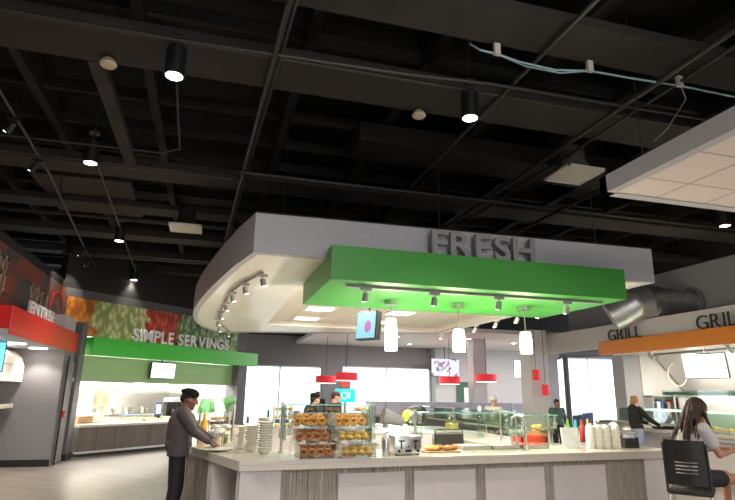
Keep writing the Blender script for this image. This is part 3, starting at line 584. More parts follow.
pipe([(-6.8, 4.85, 4.8), (-.6, 4.88, 4.8), (1.65, 4.79, 4.8), (2.6, 4.7, 4.8), (8, 4.6, 4.8)], .018, 'thin conduit crossing the ceiling through the near left cylinder light')
pipe([(-6.8, 5.05, 4.86), (11.8, 4.9, 4.86)], .016, 'grey conduit crossing the ceiling just behind the nearest beam')
pipe([(4.3, -1, 4.8), (4.29, 3.25, 4.8), (4.28, 4.8, 4.8), (4.3, 20, 4.8)], .03, 'grey conduit running away above the canopy middle')
pipe([(4.55, -1, 4.84), (4.55, 4.8, 4.84), (4.6, 20, 4.84)], .02, 'thin conduit parallel to the one above the canopy middle')
pipe([(5.6, -1, 4.7), (5.6, 12, 4.7), (5.6, 20, 4.7)], .03, 'pale conduit running away over the upper right cloud')
pipe([(2.9, 0, 4.85), (2.9, 8.5, 4.85)], .025, 'grey conduit above the letters of the canopy sign')
pipe([(-.5, 5.1, 5.4), (-.5, 5.1, 5.9)], .01, 'short hanging wire stub by the near left light')
pipe([(-6.8, 8.3, 4.78), (0.1, 8.3, 4.78)], .018, 'grey pipe crossing the left ceiling in front of the third light')
pipe([(-.58, 5.0, 4.86), (-.62, 7.3, 4.75), (-.85, 7.45, 4.72), (-3.4, 7.5, 4.72)], .014, 'thin bent conduit linking the two nearest left lights')
pipe([(-6.8, 11.0, 4.75), (0.1, 11.0, 4.75)], .02, 'grey pipe crossing the left ceiling before the square vent')
pipe([(-1.75, 7.5, 4.72), (-1.95, 11.7, 4.72), (-2.15, 16.0, 4.72)], .018, 'thin conduit stringing the left cylinder lights together')
pipe([(-3.6, 14.2, 4.7), (.1, 14.2, 4.7)], .022, 'grey pipe crossing the far left ceiling')
pipe([(.3, 17.5, 4.8), (8, 17.5, 4.8)], .04, 'farthest grey pipe crossing the ceiling')
pipe([(0.2, 7.9, 4.75), (11.8, 7.9, 4.75)], .025, 'grey pipe crossing above the canopy front')
d = B(1.8, 11.8, 7.0, 7.7, 5.1, 5.4, bev=.02).build('air_duct', 'joist'); tag(d, 'long dark rectangular duct crossing above the canopy sign', 'duct')
d = B(-3.2, -1.6, 9.9, 12.0, 5.11, 5.2, bev=.02).build('air_duct', 'beam'); tag(d, 'wide dark flat duct over the left side of the room', 'duct')
# swagged pale cable with clips
cb = thing('hanging_cable', 'pale blue cable bundle swagged across the upper right ceiling', 'cable', (0, 0, 0)); q = MB()
cp = [G(480, 50, 4.8), G(497, 54, 4.8), G(520, 62, 4.8), G(555, 70, 4.8), G(590, 71, 4.8), G(630, 78, 4.8), G(681, 86, 4.8), G(735, 97, 4.8)]; q.tube(cp, .010, 6)
q.tube([cp[0], cp[0]+Vector((-.05, .1, .12)), cp[0]+Vector((.02, .2, .35))], .009, 6)
q.tube([G(497, 54, 4.8), G(525, 66, 4.8), G(560, 73, 4.79), G(590, 71, 4.8)], .008, 6); q.build('cable_run', 'cord', cb)
for (u, v) in ((497, 53), (590, 70), (680, 85)):
    p = G(u, v, 4.8); k = MB(); k.box(p.x-.03, p.x+.03, p.y-.02, p.y+.02, p.z-.02, p.z+.1); k.build('cable_clip', 'ceramic', cb)
p = G(681, 86, 4.8); MB().tube([p, p+Vector((.04, 0, -.15)), p+Vector((.05, .3, -.35)), p+Vector((.06, .5, -.4))], .006, 6).build('loose_end', 'trackgrey', cb)
# cylinder downlights
cyls = [(-.55, 5.02, 4.5, 'nearest, in the upper left'), (2.5, 4.94, 4.5, 'hanging above the canopy letters'), (-1.74, 7.56, 4.5, 'second nearest at the left'), (-1.96, 11.73, 4.5, 'third along the left row'), (-2.18, 16.03, 4.5, 'fourth along the left row'), (8.41, 7.15, 4.5, 'at the right edge beside the tiled cloud'), (-1.7, 20.0, 4.6, 'farthest, beside the curved canopy side')]
for kk_, (x, y, z, lb) in enumerate(cyls):
    t = thing('cylinder_downlight', 'black cylinder downlight %s' % lb, 'ceiling light', (x, y, z), 0, 'black cylinder downlights')
    q = MB(); q.lathe([(.085, .0), (.095, .0), (.095, .29), (.085, .30), (.01, .30)]); hs_ = q.build('housing', 'black', t, smooth=True)
    MB().cyl((0, 0, -.003), (0, 0, .005), .078, seg=24).build('lens', 'lamp', hs_)
    MB().cyl((0, 0, .30), (0, 0, .45), .012, seg=8).build('stem', 'conduit', t); MB().cyl((0, 0, .42), (0, 0, .45), .07, seg=16).build('junction_box', 'conduit', t, smooth=True)
    MB().cyl((0, 0, .45), (0, 0, 5.9-z), .006, seg=6).build('hanger_rod', 'conduit', t)
    s = bpy.data.lights.new('spot_light', 'SPOT'); s.energy = [260, 260, 260, 220, 70, 260, 60][kk_]; s.spot_size = R(95); s.spot_blend = .8; s.color = (1, .92, .82); s.shadow_soft_size = .07; so = bpy.data.objects.new('spot_light', s); COL.objects.link(so); so.parent = t; so.location = (0, 0, -.02)
# left track with small spots
tk = thing('light_track', 'black light track high along the left wall', 'track', (0, 0, 0)); MB().tube([(-2.36, 5.4, 4.66), (-2.5, 8.6, 4.66), (-2.94, 13.6, 4.66), (-3.15, 17.0, 4.66)], .018, 6).build('rail', 'conduit', tk)
for y in (6, 10, 14.6): MB().cyl((-2.38-(y-5.4)*.07, y, 4.66), (-2.38-(y-5.4)*.07, y, 5.9), .008, seg=6).build('hanger_rod', 'black', tk)
for i, (x, y) in enumerate([(-2.42, 6.75), (-2.5, 8.0), (-2.94, 13.3), (-3.02, 14.4)] ):
    spot_head((x, y, 4.64), 'black spotlight on the high left track, %s' % ['nearest', 'second nearest', 'third nearest', 'farthest'][i], 'spotlights on the high left track', 'black', (-.07, .05), e=40)
# vents and small ceiling devices
def vent(loc, rz, label, sx=.5, flex=True):
    t = thing('ceiling_vent', label, 'air vent', loc, rz); q = MB(); q.box(-.3, .3, -.3, -.27, 0, .03); q.box(-.3, .3, .27, .3, 0, .03); q.box(-.3, -.27, -.3, .3, 0, .03); q.box(.27, .3, -.3, .3, 0, .03); q.build('frame', 'soffit', t)
    q = MB(); q.slab([(-.27, -.27, 0.01), (.27, -.27, 0.01), (.27, .27, 0.01), (-.27, .27, 0.01)], .008); q.build('plate', 'soffit', t)
    q = MB(); q.lathe([(.28, .03), (.2, .12), (.16, .2), (.16, .4), (.01, .4)]); q.build('plenum', 'duct' if flex else 'joist', t, smooth=True)
    MB().cyl((0, 0, .4), (0, 0, 5.9-loc[2]), .01, seg=6).build('hanger_rod', 'black', t)
vent((-.65, 10.75, 4.6), 0, 'white square ceiling vent left of the canopy', flex=False); vent((4.72, 6.2, 4.6), 0, 'white square ceiling vent with silver plenum left of the tiled cloud')
def sensor(p, label):
    t = thing('ceiling_speaker', label, 'ceiling speaker', tuple(p)); MB().lathe([(.07, 0), (.085, .02), (.06, .07), (.02, .1)]).build('body', 'wood', t, smooth=True); MB().cyl((0, 0, .1), (0, 0, 5.9-p.z), .006, seg=6).build('hanger_rod', 'black', t); return t
M['tanplastic'] = mat('tan_plastic', (0.85, .68, .5), .5)
for o in sensor(G(108, 66, 4.8), 'small tan oval fixture under the near left beam').children:
    if o.name.startswith('body'): o.data.materials[0] = M['tanplastic']
for o in sensor(G(419, 117, 4.8), 'small tan angular fixture above the canopy letters').children:
    if o.name.startswith('body'): o.data.materials[0] = M['tanplastic']
# ================================================================== FOOD BAR
def fy(x): return 6.22+(x-.41)*0.076
outer = [(.38, 6.17), (.21, 6.72), (.04, 7.25), (-.12, 7.78), (-.25, 8.35), (-.35, 9.0), (-.40, 9.8), (-.37, 10.6), (-.25, 11.5), (0.0, 12.3), (.5, 12.95)]
inner = [(1.15, 12.2), (.75, 11.8), (.56, 11.2), (.48, 10.5), (.46, 9.8), (.50, 9.1), (.58, 8.5), (.70, 7.9), (.92, 7.3), (1.1, 7.12)]
bar = thing('food_bar', 'large white and striped U shaped food bar with cream quartz top', 'counter', (0, 0, 0))
q = MB(); q.prism(outer+inner+[(4.0, 7.32), (4.05, 7.35), (4.05, 12.2), (5.1, 12.2), (5.25, 7.6), (6.1, 7.45), (6.3, 7.2), (6.3, 6.63)], .855, .90)
q.prism([(p[0], p[1]) for p in outer]+inner+[(4.0, 7.32), (4.05, 7.35), (4.05, 12.2), (5.1, 12.2), (5.25, 7.6), (6.1, 7.45), (6.3, 7.2), (6.3, 6.63)], .80, .855)
q.build('worktop', 'quartz', bar, bev=.004)
ang = math.atan(0.076); ca, sa = math.cos(ang), math.sin(ang)
def front(x0, x1, z0, z1, d0, d1, name, m_, lab=None):   # panel pieces along the front, d = depth behind the worktop edge
    q = MB(); a = (x0, fy(x0)); b_ = (x1, fy(x1)); nx, ny = -sa, ca
    q.prism([(a[0]+nx*d0, a[1]+ny*d0), (b_[0]+nx*d0, b_[1]+ny*d0), (b_[0]+nx*d1, b_[1]+ny*d1), (a[0]+nx*d1, a[1]+ny*d1)], z0, z1)
    o = q.build(name, m_, bar)
    if lab: o['label'] = lab
    return o
front(.42, 6.15, 0.02, .80, .06, .80, 'carcass', 'zebra', 'striped taupe counter front')
front(.42, .83, .0, .80, .02, .07, 'front_panel', 'panel', 'white front panel')
for a_, b_ in ((1.47, 2.26), (2.38, 3.18), (3.32, 4.17), (4.31, 5.13)): front(a_, b_, .0, .735, .035, .07, 'front_panel', 'panel', 'white front panel')
front(5.78, 6.15, .0, .80, .02, .82, 'front_panel', 'panel', 'white end panel')
front(.42, 6.15, 0, .1, .02, .06, 'toe_kick', 'black')
# left wing body: open cubby with plates near the corner, striped panels beyond
M['wingstripe'] = M['zebra']
def wing(p0, p1, name, m_, d0=.03, d1=.06, z0=0, z1=.8, parent=bar):
    a = Vector(p0); b_ = Vector(p1); d = (b_-a).normalized(); nn = Vector((d.y, -d.x))
    q = MB(); q.prism([a+nn*d0, b_+nn*d0, b_+nn*d1, a+nn*d1], z0, z1); return q.build(name, m_, parent)
V2 = lambda p, q, f: (p[0]+(q[0]-p[0])*f, p[1]+(q[1]-p[1])*f)
wing(V2(outer[0], outer[1], .0), V2(outer[0], outer[1], .18), 'post_panel', 'panel', .02, .3)
wing(V2(outer[1], outer[2], .55), V2(outer[1], outer[2], .85), 'post_panel', 'panel', .02, .3)
wing(V2(outer[0], outer[1], .1), outer[2], 'cubby_back', 'zebra', .42, .46)
wing(V2(outer[0], outer[1], .1), outer[2], 'cubby_shelf', 'panel', .05, .42, .36, .40)
wing(V2(outer[0], outer[1], .1), outer[2], 'cubby_floor', 'panel', .05, .42, .0, .06)
for i in range(2, len(outer)-1): wing(V2(outer[i], outer[i+1], .0 if i > 2 else -.25), V2(outer[i], outer[i+1], 1.02), 'side_panel', 'zebra', .05, .10)
for i in range(len(inner)-1): wing(inner[i], inner[i+1], 'inner_panel', 'panel', .05, .09)
M['taupe'] = mat('taupe_inner_panel', (0.42, 0.37, 0.31), .5)
B(4.09, 4.14, 7.4, 12.15, 0, .80).build('inner_panel', 'taupe', bar); B(5.02, 5.07, 7.65, 12.15, 0, .80).build('outer_panel', 'zebra', bar); B(4.09, 5.07, 12.1, 12.15, 0, .8).build('end_panel', 'panel', bar)
B(1.1, 4.05, 7.06, 7.10, 0, .8).build('inner_panel', 'taupe', bar)
# bowls ----------------------------------------------------------
bw = MB(); bw.lathe([(.045, 0), (.05, .004), (.085, .034), (.098, .045), (.094, .047), (.08, .037), (.045, .01), (.002, .008)], seg=20)
bowl = bw.build('bowl', 'ceramic', smooth=True); first = [True]
def stack(u, v, nb, lab, pitch=.028, s=1.0, loc=None):
    p = G(u, v, .9) if loc is None else Vector(loc)
    for i in range(nb):
        o = bowl if first[0] else bowl.copy()
        if not first[0]: COL.objects.link(o)
        first[0] = False
        o.location = (p.x+random.uniform(-.003, .003), p.y+random.uniform(-.003, .003), p.z+.001+i*pitch); o.scale = (s, s, 1)
        tag(o, 'white bowl in %s, %s' % (lab, ORD[nb-1-i] if nb-1-i < len(ORD) else 'near the bottom'), 'bowl', 'stacked white bowls on the food bar')
stack(264, 453.5, 12, 'the front right stack by the counter corner'); stack(251, 451.5, 10, 'the middle front stack by the counter corner'); stack(242.5, 449, 9, 'the left front stack by the counter corner', s=.9)
stack(263, 445, 12, 'the tall rear stack by the counter corner'); stack(251, 443.5, 7, 'the low rear stack by the counter corner', s=.9)
stack(0, 0, 6, 'the stack inside the open cubby of the counter', loc=(.47, 6.75, .40)); 
# pastry cases ----------------------------------------------------
def torusobj(R1, r, m_, name): return MB().torus((0, 0, 0), R1, r, 18, 9, sz=.85).build(name, m_, smooth=True)
protos = {'bagel': torusobj(.036, .022, 'bagel', 'bagel'), 'donut': torusobj(.036, .021, 'donut', 'donut'),
          'roll': MB().ball((0, 0, 0), (.052, .040, .033), 16).build('bread_roll', 'roll', smooth=True)}
pused = set()
def pastry(kind, loc, rot, label, grp):
    o = protos[kind]
    if kind in pused: o = o.copy(); COL.objects.link(o)
    pused.add(kind); o.location = loc; o.rotation_euler = rot
    tag(o, label, {'roll': 'bread roll'}.get(kind, kind), grp)
def case(u, v, side, rows):
    p = G(u, v, .9); Wd, Dp, Hh = .40, .26, .145
    t = thing('pastry_case', 'clear three tier pastry case, %s of the pair on the food bar' % side, 'display case', (p.x, p.y, .9), ang)
    fr = MB()
    for sx in (-1, 1):
        for (yy, hh) in ((.0, .15), (.44, .48)): fr.box(sx*(Wd/2+.012)-.006, sx*(Wd/2+.012)+.006, yy-.006, yy+.006, 0, hh)
        fr.box(sx*(Wd/2+.012)-.004, sx*(Wd/2+.012)+.004, .0, .44, .14, .15)
    fr.box(-Wd/2-.012, Wd/2+.012, .43, .45, .0, .01); fr.box(-Wd/2-.012, Wd/2+.012, -.006, .006, .0, .008)
    fr.build('frame', 'acrylic', t)
    for r_, (kind, nn) in enumerate(rows):      # r_=0 top
        lv = 2-r_; y0 = .01+lv*.09; z0 = .008+lv*.158; dx = -.02*lv
        bn = MB(); a_ = .0
        bn.box(-Wd/2+dx, Wd/2+dx, y0, y0+Dp, z0, z0+.005)
        bn.box(-Wd/2+dx, -Wd/2+.005+dx, y0, y0+Dp, z0, z0+Hh); bn.box(Wd/2-.005+dx, Wd/2+dx, y0, y0+Dp, z0, z0+Hh)
        bn.box(-Wd/2+dx, Wd/2+dx, y0+Dp-.005, y0+Dp, z0, z0+Hh)
        bo = bn.build('bin', 'acrylic', t)
        MB().slab([(-Wd/2+dx, y0, z0+.02), (Wd/2+dx, y0, z0+.02), (Wd/2+dx, y0+.05, z0+Hh), (-Wd/2+dx, y0+.05, z0+Hh)], .004).build('door', 'acrylic', bo)
        B(-Wd/2+dx, Wd/2+dx, y0+.04, y0+.055, z0+Hh-.004, z0+Hh+.006).build('rim', 'trackgrey', bo); B(-.03+dx, .03+dx, y0+.01, y0+.03, z0+.02, z0+.028).build('price_tag', 'paper', bo)
        lvl = ['top', 'middle', 'bottom'][r_]
        for k in range(nn):
            back = k >= 4; kk = k % 4
            lx = -Wd/2+dx+.055+kk*.096+(.03 if back else 0)*(1 if kk < 3 else 0); ly = y0+(.085 if not back else .175); lz = z0+(.052 if kind != 'roll' else .040)+(.035 if back else 0)
            if kind == 'roll' and not back: lz = z0+.042
            wp = Vector((p.x+lx*ca-ly*sa, p.y+lx*sa+ly*ca, .9+lz))
            rot = (R(58+random.uniform(-14, 14)), R(random.uniform(-10, 10)), random.uniform(-.3, .3)) if kind != 'roll' else (0, R(random.uniform(-8, 8)), random.uniform(-.4, .4))
            pastry(kind, wp, rot, '%s in %s bin of the %s case, %s in %s row' % ({'bagel': 'brown bagel', 'donut': 'glazed donut', 'roll': 'golden roll'}[kind], lvl, side, LR[kk], 'rear' if back else 'front'), 'pastries in the clear cases')
case(318, 459.5, 'left', [('bagel', 8), ('donut', 8), ('donut', 8)])
case(360, 458.5, 'right', [('bagel', 8), ('roll', 8), ('roll', 8)])
# sneeze guards ---------------------------------------------------
def guard(pA, pB, ztop, label, m_='glass', side=True):
    a = Vector((pA[0], pA[1], .9)); b_ = Vector((pB[0], pB[1], .9)); d = (b_-a); L_ = d.length; rz = math.atan2(d.y, d.x)
    t = thing('sneeze_guard', label, 'sneeze guard', tuple(a), rz); h_ = ztop-.9
    for x in (0, L_): q = MB(); q.cyl((x, 0, 0), (x, 0, h_+.03), .017, seg=10); q.cyl((x, 0, 0), (x, 0, .02), .035, seg=14); q.box(x-.02, x+.02, -.03, .03, h_-.02, h_+.02); q.build('post', 'steel', t, smooth=True)
    B(.0, L_, -.22, .22, h_, h_+.010).build('glass_top', m_, t); B(.0, L_, -.226, -.22, h_-.001, h_+.011).build('glass_edge', 'glassedge', t)
    MB().slab([(.03, -.2, h_-.02), (L_-.03, -.2, h_-.02), (L_-.03, -.16, .2), (.03, -.16, .2)], .008).build('front_glass', m_, t)
    if side: B(.0, .008, -.2, .2, .15, h_).build('end_glass', 'glassgreen', t); B(L_-.008, L_, -.2, .2, .15, h_).build('end_glass', 'glassgreen', t)
    return t
guard((.90, 6.95), (2.02, 7.03), 1.45, 'glass sneeze guard with steel posts over the pastry cases')
guard((2.65, 7.10), (4.20, 7.22), 1.36, 'wide glass sneeze guard over the sunken food pans')
guard((4.35, 7.62), (5.0, 7.66), 1.32, 'glass sneeze guard behind the white cups at the right end', 'glassgreen')
t = thing('sneeze_guard', 'tall glass sneeze guard along the right wing of the food bar', 'sneeze guard', (4.55, 8.3, .9))
for y in (0, 1.8, 3.5): MB().cyl((0, y, 0), (0, y, .46), .016, seg=8).build('post', 'steel', t)
B(-.25, .3, 0, 3.5, .44, .45).build('glass_top', 'glassgreen', t); B(.29, .3, 0, 3.5, .15, .44).build('front_glass', 'glassgreen', t); B(-.02, .02, 0, 3.5, .2, .22).build('rail', 'steel', t)
# tilted reflecting guard on the left wing
gp = G(213, 440, .9); c_ = Vector((.15, 8.5, 1.40)); vc = (CAM-c_).normalized(); vg = (Vector((3.2, 7.2, 2.92))-c_).normalized(); nn = (vc+vg).normalized()
t = thing('sneeze_guard', 'tilted mirror like glass guard reflecting green beside the chef', 'sneeze guard', (c_.x, c_.y, .9))
ex = Vector((.75, .66, 0)); ex = (ex-nn*ex.dot(nn)).normalized(); ey = nn.cross(ex).normalized()
O = Vector((0, 0, c_.z-.9)); q = MB(); q.slab([O-ex*.34-ey*.10, O+ex*.24-ey*.10, O+ex*.34+ey*.10, O-ex*.24+ey*.10], .008); q.build('glass_top', 'mirrorglass', t)
for sx in (-.25, .3):
    e_ = O+ex*sx; MB().cyl((e_.x, e_.y, 0), (e_.x, e_.y, e_.z-.01), .02, seg=10).build('post', 'steel', t, smooth=True)
# things on the front worktop --------------------------------------
p = G(385.5, 456, .9); t = thing('metal_dispenser', 'shiny steel round topped pump dispenser left of the toaster', 'dispenser', tuple(p))
MB().lathe([(.042, 0), (.045, .01), (.045, .17), (.04, .20), (.022, .225), (.01, .235)], seg=20).build('body', 'steel', t, smooth=True); MB().tube([(0, 0, .22), (0, 0, .26), (.04, -.02, .262)], .008, 6).build('spout', 'steel', t, smooth=True)
p = G(408.5, 455.5, .9); t = thing('toaster', 'four slice stainless steel toaster on the food bar', 'toaster', tuple(p), ang)
q = B(-.175, .175, 0, .30, .012, .225, bev=.022); q.build('shell', 'steel', t, smooth=True)
for sx in (-.09, .09):
    B(sx-.008, sx+.008, -.004, .002, .07, .17).build('lever_slot', 'black', t); B(sx-.032, sx+.032, -.03, -.002, .155, .172, bev=.004).build('lever', 'black', t)
    MB().cyl((sx*1.35, -.018, .05), (sx*1.35, .002, .05), .016, seg=16).build('knob', 'black', t, smooth=True)
B(-.04, .04, -.003, .002, .035, .065).build('control_panel', 'black', t); MB().cyl((0, -.01, .10), (0, .002, .10), .009, seg=12).build('button', 'black', t)
for sx in (-.1, .1):
    for y in (.07, .2): B(sx-.05, sx+.05, y, y+.03, .222, .227).build('bread_slot', 'black', t)
for sx in (-.14, .14):
    for y in (.04, .26): MB().cyl((sx, y, 0), (sx, y, .014), .015, seg=10).build('foot', 'black', t)
p = G(444, 453, .9); t = thing('cutting_board', 'wooden cutting board lying right of the toaster', 'cutting board', tuple(p), ang); B(-.24, .24, 0, .3, 0, .022, bev=.006).build('board', 'wood', t); MB().torus((.2, .15, .011), .03, .006, 16, 6).build('grip_hole_ring', 'wood', t, smooth=True)
for i in range(4):
    q = MB(); q.ball((0, 0, .03), (.10 if i < 3 else .07, .06, .032), 16); x = -.13+i*.115
    o = q.build('bread_loaf', ['roll', 'bread', 'bread', 'bread'][i], smooth=True); o.location = (p.x+x, p.y+.10+x*.076+(i % 2)*.05, .923); o.rotation_euler = (0, 0, .4*i)
    tag(o, ['pale golden bread piece at the left of the wooden board', 'brown bread piece second from left on the wooden board', 'brown bread piece third from left on the wooden board', 'small dark bread piece at the right of the wooden board'][i], 'bread')
for i, (x, f) in enumerate([(3.15, None), (3.72, 'yellow'), (4.3, 'salad')]):
    pass
for i, (u, v, f) in enumerate([(478, 450, 'ceramic'), (507, 449.5, 'ceramic'), (537, 449, 'tomato')]):
    p = G(u, v, .901); pan((p.x, p.y+.18, .901), ang, 'low food pan on the front worktop, %s' % ['left of the middle pan', 'between the other two pans', 'right beside the steel post'][i], f, .42, .3, hump=.0 if i < 2 else .02)
faucet((4.12, 6.86, .9), R(150), 'thin steel faucet standing at the middle right of the front worktop')
p = G(561, 452, .9)
t = thing('card_sign', 'blank white card sign standing near the right cups', 'sign', (4.90, 6.98, .9), R(-8)); B(-.13, .13, 0, .01, .02, .28, rot=(R(-8), 0, 0), piv=(0, 0, .02)).build('card', 'paper', t); B(-.13, .13, -.03, .05, 0, .02).build('foot', 'acrylic', t)
p = G(553, 441, .9); t = thing('food_tray', 'orange red plastic tray behind the white card sign', 'tray', (4.9, 8.06, .9)); q = B(-.2, .2, -.14, .14, 0, .02, bev=.006); q.box(-.22, .22, -.16, -.14, 0, .09); q.box(-.22, .22, .14, .16, 0, .09); q.box(-.22, -.2, -.16, .16, 0, .09); q.box(.2, .22, -.16, .16, 0, .09); q.build('tray', 'tomato', t); 
t = thing('bread_basket', 'basket of wrapped bread behind the orange tray', 'basket', (5.25, 8.3, .9)); q = MB(); q.lathe([(.16, 0), (.22, .14), (.21, .14), (.15, .01)]); q.build('basket', 'wood', t, smooth=True); q = MB()
for k in range(12): q.ball((random.uniform(-.12, .12), random.uniform(-.1, .1), .14+random.uniform(0, .09)), (.08, .06, .05), 10)
q.build('bread', 'bagel', t, smooth=True)
t = thing('cake_box', 'cream square box on the right wing of the food bar', 'box', tuple(G(518, 436, .9)), 0); B(-.14, .14, -.1, .1, 0, .13, bev=.01).build('body', 'soffit', t); B(-.145, .145, -.105, .105, .13, .145).build('lid', 'ceramic', t)
for i, u in enumerate([590.5, 598, 606.5, 616]):
    p = G(u+1, 448.5, .9); t = thing('cup_stack', 'tall white paper cup stack by the utensil box, %s of four' % LR[i], 'cup stack', tuple(p), 0, 'white cup stacks at the right end')
    MB().lathe([(.052, 0), (.056, .01), (.056, .27), (.052, .285)], seg=20).build('cups', 'ceramic', t, smooth=True); MB().lathe([(.05, .285), (.054, .29), (.045, .31), (.01, .315)], seg=20).build('top_cup', 'paper', t, smooth=True)
    for z in (.06, .12, .18, .24): MB().torus((0, 0, z), .056, .003, 20, 6).build('cup_rim', 'paper', t, smooth=True)
p = G(633, 448, .9); t = thing('utensil_box', 'black box of wrapped cutlery at the right end of the food bar', 'utensil box', tuple(p), ang)
q = MB(); q.box(-.12, .12, 0, .01, 0, .13); q.box(-.12, .12, .17, .18, 0, .16); q.box(-.12, -.11, 0, .18, 0, .14); q.box(.11, .12, 0, .18, 0, .14); q.box(-.12, .12, 0, .18, 0, .01); q.box(-.12, .12, .085, .095, 0, .13); q.build('box', 'black', t)
for k in range(22):
    q = MB(); x = -.10+(k % 11)*.02; y = .05+.08*(k//11); q.cyl((x, y, .02), (x+random.uniform(-.02, .02), y+random.uniform(-.02, .02), .16), .007, seg=6); q.ball((x, y, .168), (.012, .008, .02), 8); o = q.build('cutlery', 'steel', smooth=True); o.location = (p.x, p.y, p.z+.03); o.rotation_euler = (0, 0, ang)
    tag(o, 'steel utensil standing in the black box at the right end of the bar', 'utensil', 'utensils in the black box')
p = G(612, 440, .9); t = thing('warmer_hood', 'arched steel warmer with red food behind the white cups', 'food warmer', (5.95, 7.55-.25, .9), .1)
q = MB(); q2 = [(-.26*math.cos(a), .26*math.sin(a)) for a in [R(k*18) for k in range(11)]]
for a_, b_ in zip(q2, q2[1:]): q.slab([(a_[0], 0, a_[1]*.55+.22), (a_[0], .22, a_[1]*.55+.22), (b_[0], .22, b_[1]*.55+.22), (b_[0], 0, b_[1]*.55+.22)], .012)
q.build('hood', 'steel', t, smooth=True); B(-.26, .26, 0, .22, 0, .2, bev=.01).build('base', 'steel', t); q = MB(); [q.ball((random.uniform(-.14, .14), .08, .24), (.05, .04, .04), 10) for k in range(7)]; q.build('food', 'tomato', t, smooth=True)
bc = [('teal', 577), ('tomato', 583), ('yellow', 589), ('navy', 594), ('teal', 602), ('salad', 569), ('bread', 598)]
for i, (c_, u) in enumerate(bc):
    p = G(u, 443-i % 3, .9); q = MB(); q.lathe([(.035, 0), (.04, .01), (.04, .2+.03*(i % 2)), (.018, .28), (.018, .34), (.01, .345)], seg=14); o = q.build('condiment_bottle', c_, smooth=True); o.location = (p.x, p.y, .9)
    tag(o, '%s condiment bottle behind the white cups%s' % ({'tomato': 'red', 'salad': 'green', 'navy': 'navy', 'bread': 'brown'}.get(c_, c_), {577: ', left of the red one', 602: ', farthest right'}.get(u, '')), 'bottle', 'condiment bottles at the right end')
# tall bottle / yellow jar on the right wing
p = GY(475, 430, 9.2); t = thing('oil_bottle', 'tall green glass bottle with white cap on the right wing', 'bottle', (p.x, 9.0, .9)); MB().lathe([(.05, 0), (.055, .02), (.055, .3), (.03, .38), (.025, .42)], seg=16).build('glass_body', 'glassgreen', t, smooth=True); MB().lathe([(.03, .42), (.03, .5), (.01, .51)], seg=12).build('cap', 'paper', t, smooth=True)
p = GY(466, 430, 10.6); t = thing('infused_water_jar', 'clear jar of yellow citrus on the right wing worktop', 'jar', (4.42, 9.9, .9)); MB().lathe([(.10, 0), (.13, .04), (.13, .2), (.08, .27), (.07, .3)], seg=20).build('jar', 'acrylic', t, smooth=True); MB().lathe([(.09, .005), (.12, .04), (.12, .17), (.06, .2)], seg=16).build('citrus_slices', 'yellow', t, smooth=True); MB().lathe([(.08, .3), (.08, .33), (.02, .36)], seg=16).build('lid', 'steel', t, smooth=True)
# inner equipment: grey box cabinet, black bag, griddle pieces
t = thing('undercounter_cooler', 'pale grey metal cabinet standing inside the food bar behind the toaster', 'cabinet', (2.35, 8.6, 0)); B(0, 1.15, 0, .9, 0, 1.0, bev=.01).build('body', 'ltwall', t); B(-.02, 1.17, -.02, .92, 1.0, 1.03).build('top', 'paper', t); dd_ = B(.05, 1.1, -.015, 0, .1, .9).build('door', 'ltwall', t); B(1.0, 1.03, -.04, -.015, .4, .7).build('handle', 'steel', dd_)
t = thing('office_chair', 'low black chair pushed behind the toaster', 'chair', (3.80, 8.9, 0)); B(-.25, .25, -.25, .25, .5, .58, bev=.03).build('seat', 'blackplastic', t); B(-.25, .25, -.3, -.24, .58, 1.06, bev=.04).build('backrest', 'blackplastic', t); MB().cyl((0, 0, .05), (0, 0, .5), .03).build('pole', 'steel', t)
for k in range(5): MB().cyl((0, 0, .08), (.28*math.cos(k*1.257), .28*math.sin(k*1.257), .03), .02, .015, 8).build('leg', 'black', t)
t = thing('backpack', 'black bag with fluorescent yellow cloth on top behind the toaster', 'bag', (3.95, 10.6, 1.0)); q = MB(); q.ball((0, 0, .17), (.25, .16, .2), 18); q.ball((.1, 0, .25), (.15, .12, .13), 14); q.build('bag', 'blackplastic', t, smooth=True); q = MB(); q.ball((-.16, -.08, .22), (.10, .08, .08), 14); q.ball((-.22, -.1, .18), (.07, .06, .1), 12); q.build('yellow_cloth', 'hiviz', t, smooth=True)
t = thing('side_table', 'white work table inside the food bar carrying the bag', 'table', (3.3, 10.3, 0)); B(0, .74, 0, .8, .95, .998, bev=.005).build('tabletop', 'paper', t)
for x in (.04, .68):
    for y in (.04, .74): B(x, x+.04, y, y+.04, 0, .95).build('leg', 'steel', t)
# heat lamp / slicer shapes in front of right window 2
t = thing('food_slicer', 'grey conical machine on the inner worktop behind the pastry cases', 'machine', (2.85, 9.0, 1.03)); q = MB(); q.cyl((-.05, 0, .22), (.30, 0, .12), .13, .07, 20); q.cyl((0, 0, 0), (0, 0, .2), .05, seg=12); q.build('body', 'greycol', t, smooth=True); B(-.15, .25, -.12, .12, 0, .03, bev=.01).build('base', 'steel', t)
t = thing('dish_rack', 'stand of brown pastries under the glass behind the right case', 'display stand', (2.45, 8.95, 1.03)); MB().lathe([(.12, 0), (.13, .01), (.02, .03), (.02, .28), (.18, .29), (.18, .30), (.01, .3)], seg=20).build('stand', 'steel', t, smooth=True); q = MB()
for k in range(8): q.ball((.1*math.cos(k), .1*math.sin(k), .33), (.05, .04, .03), 10)
q.build('pastries', 'bagel', t, smooth=True)
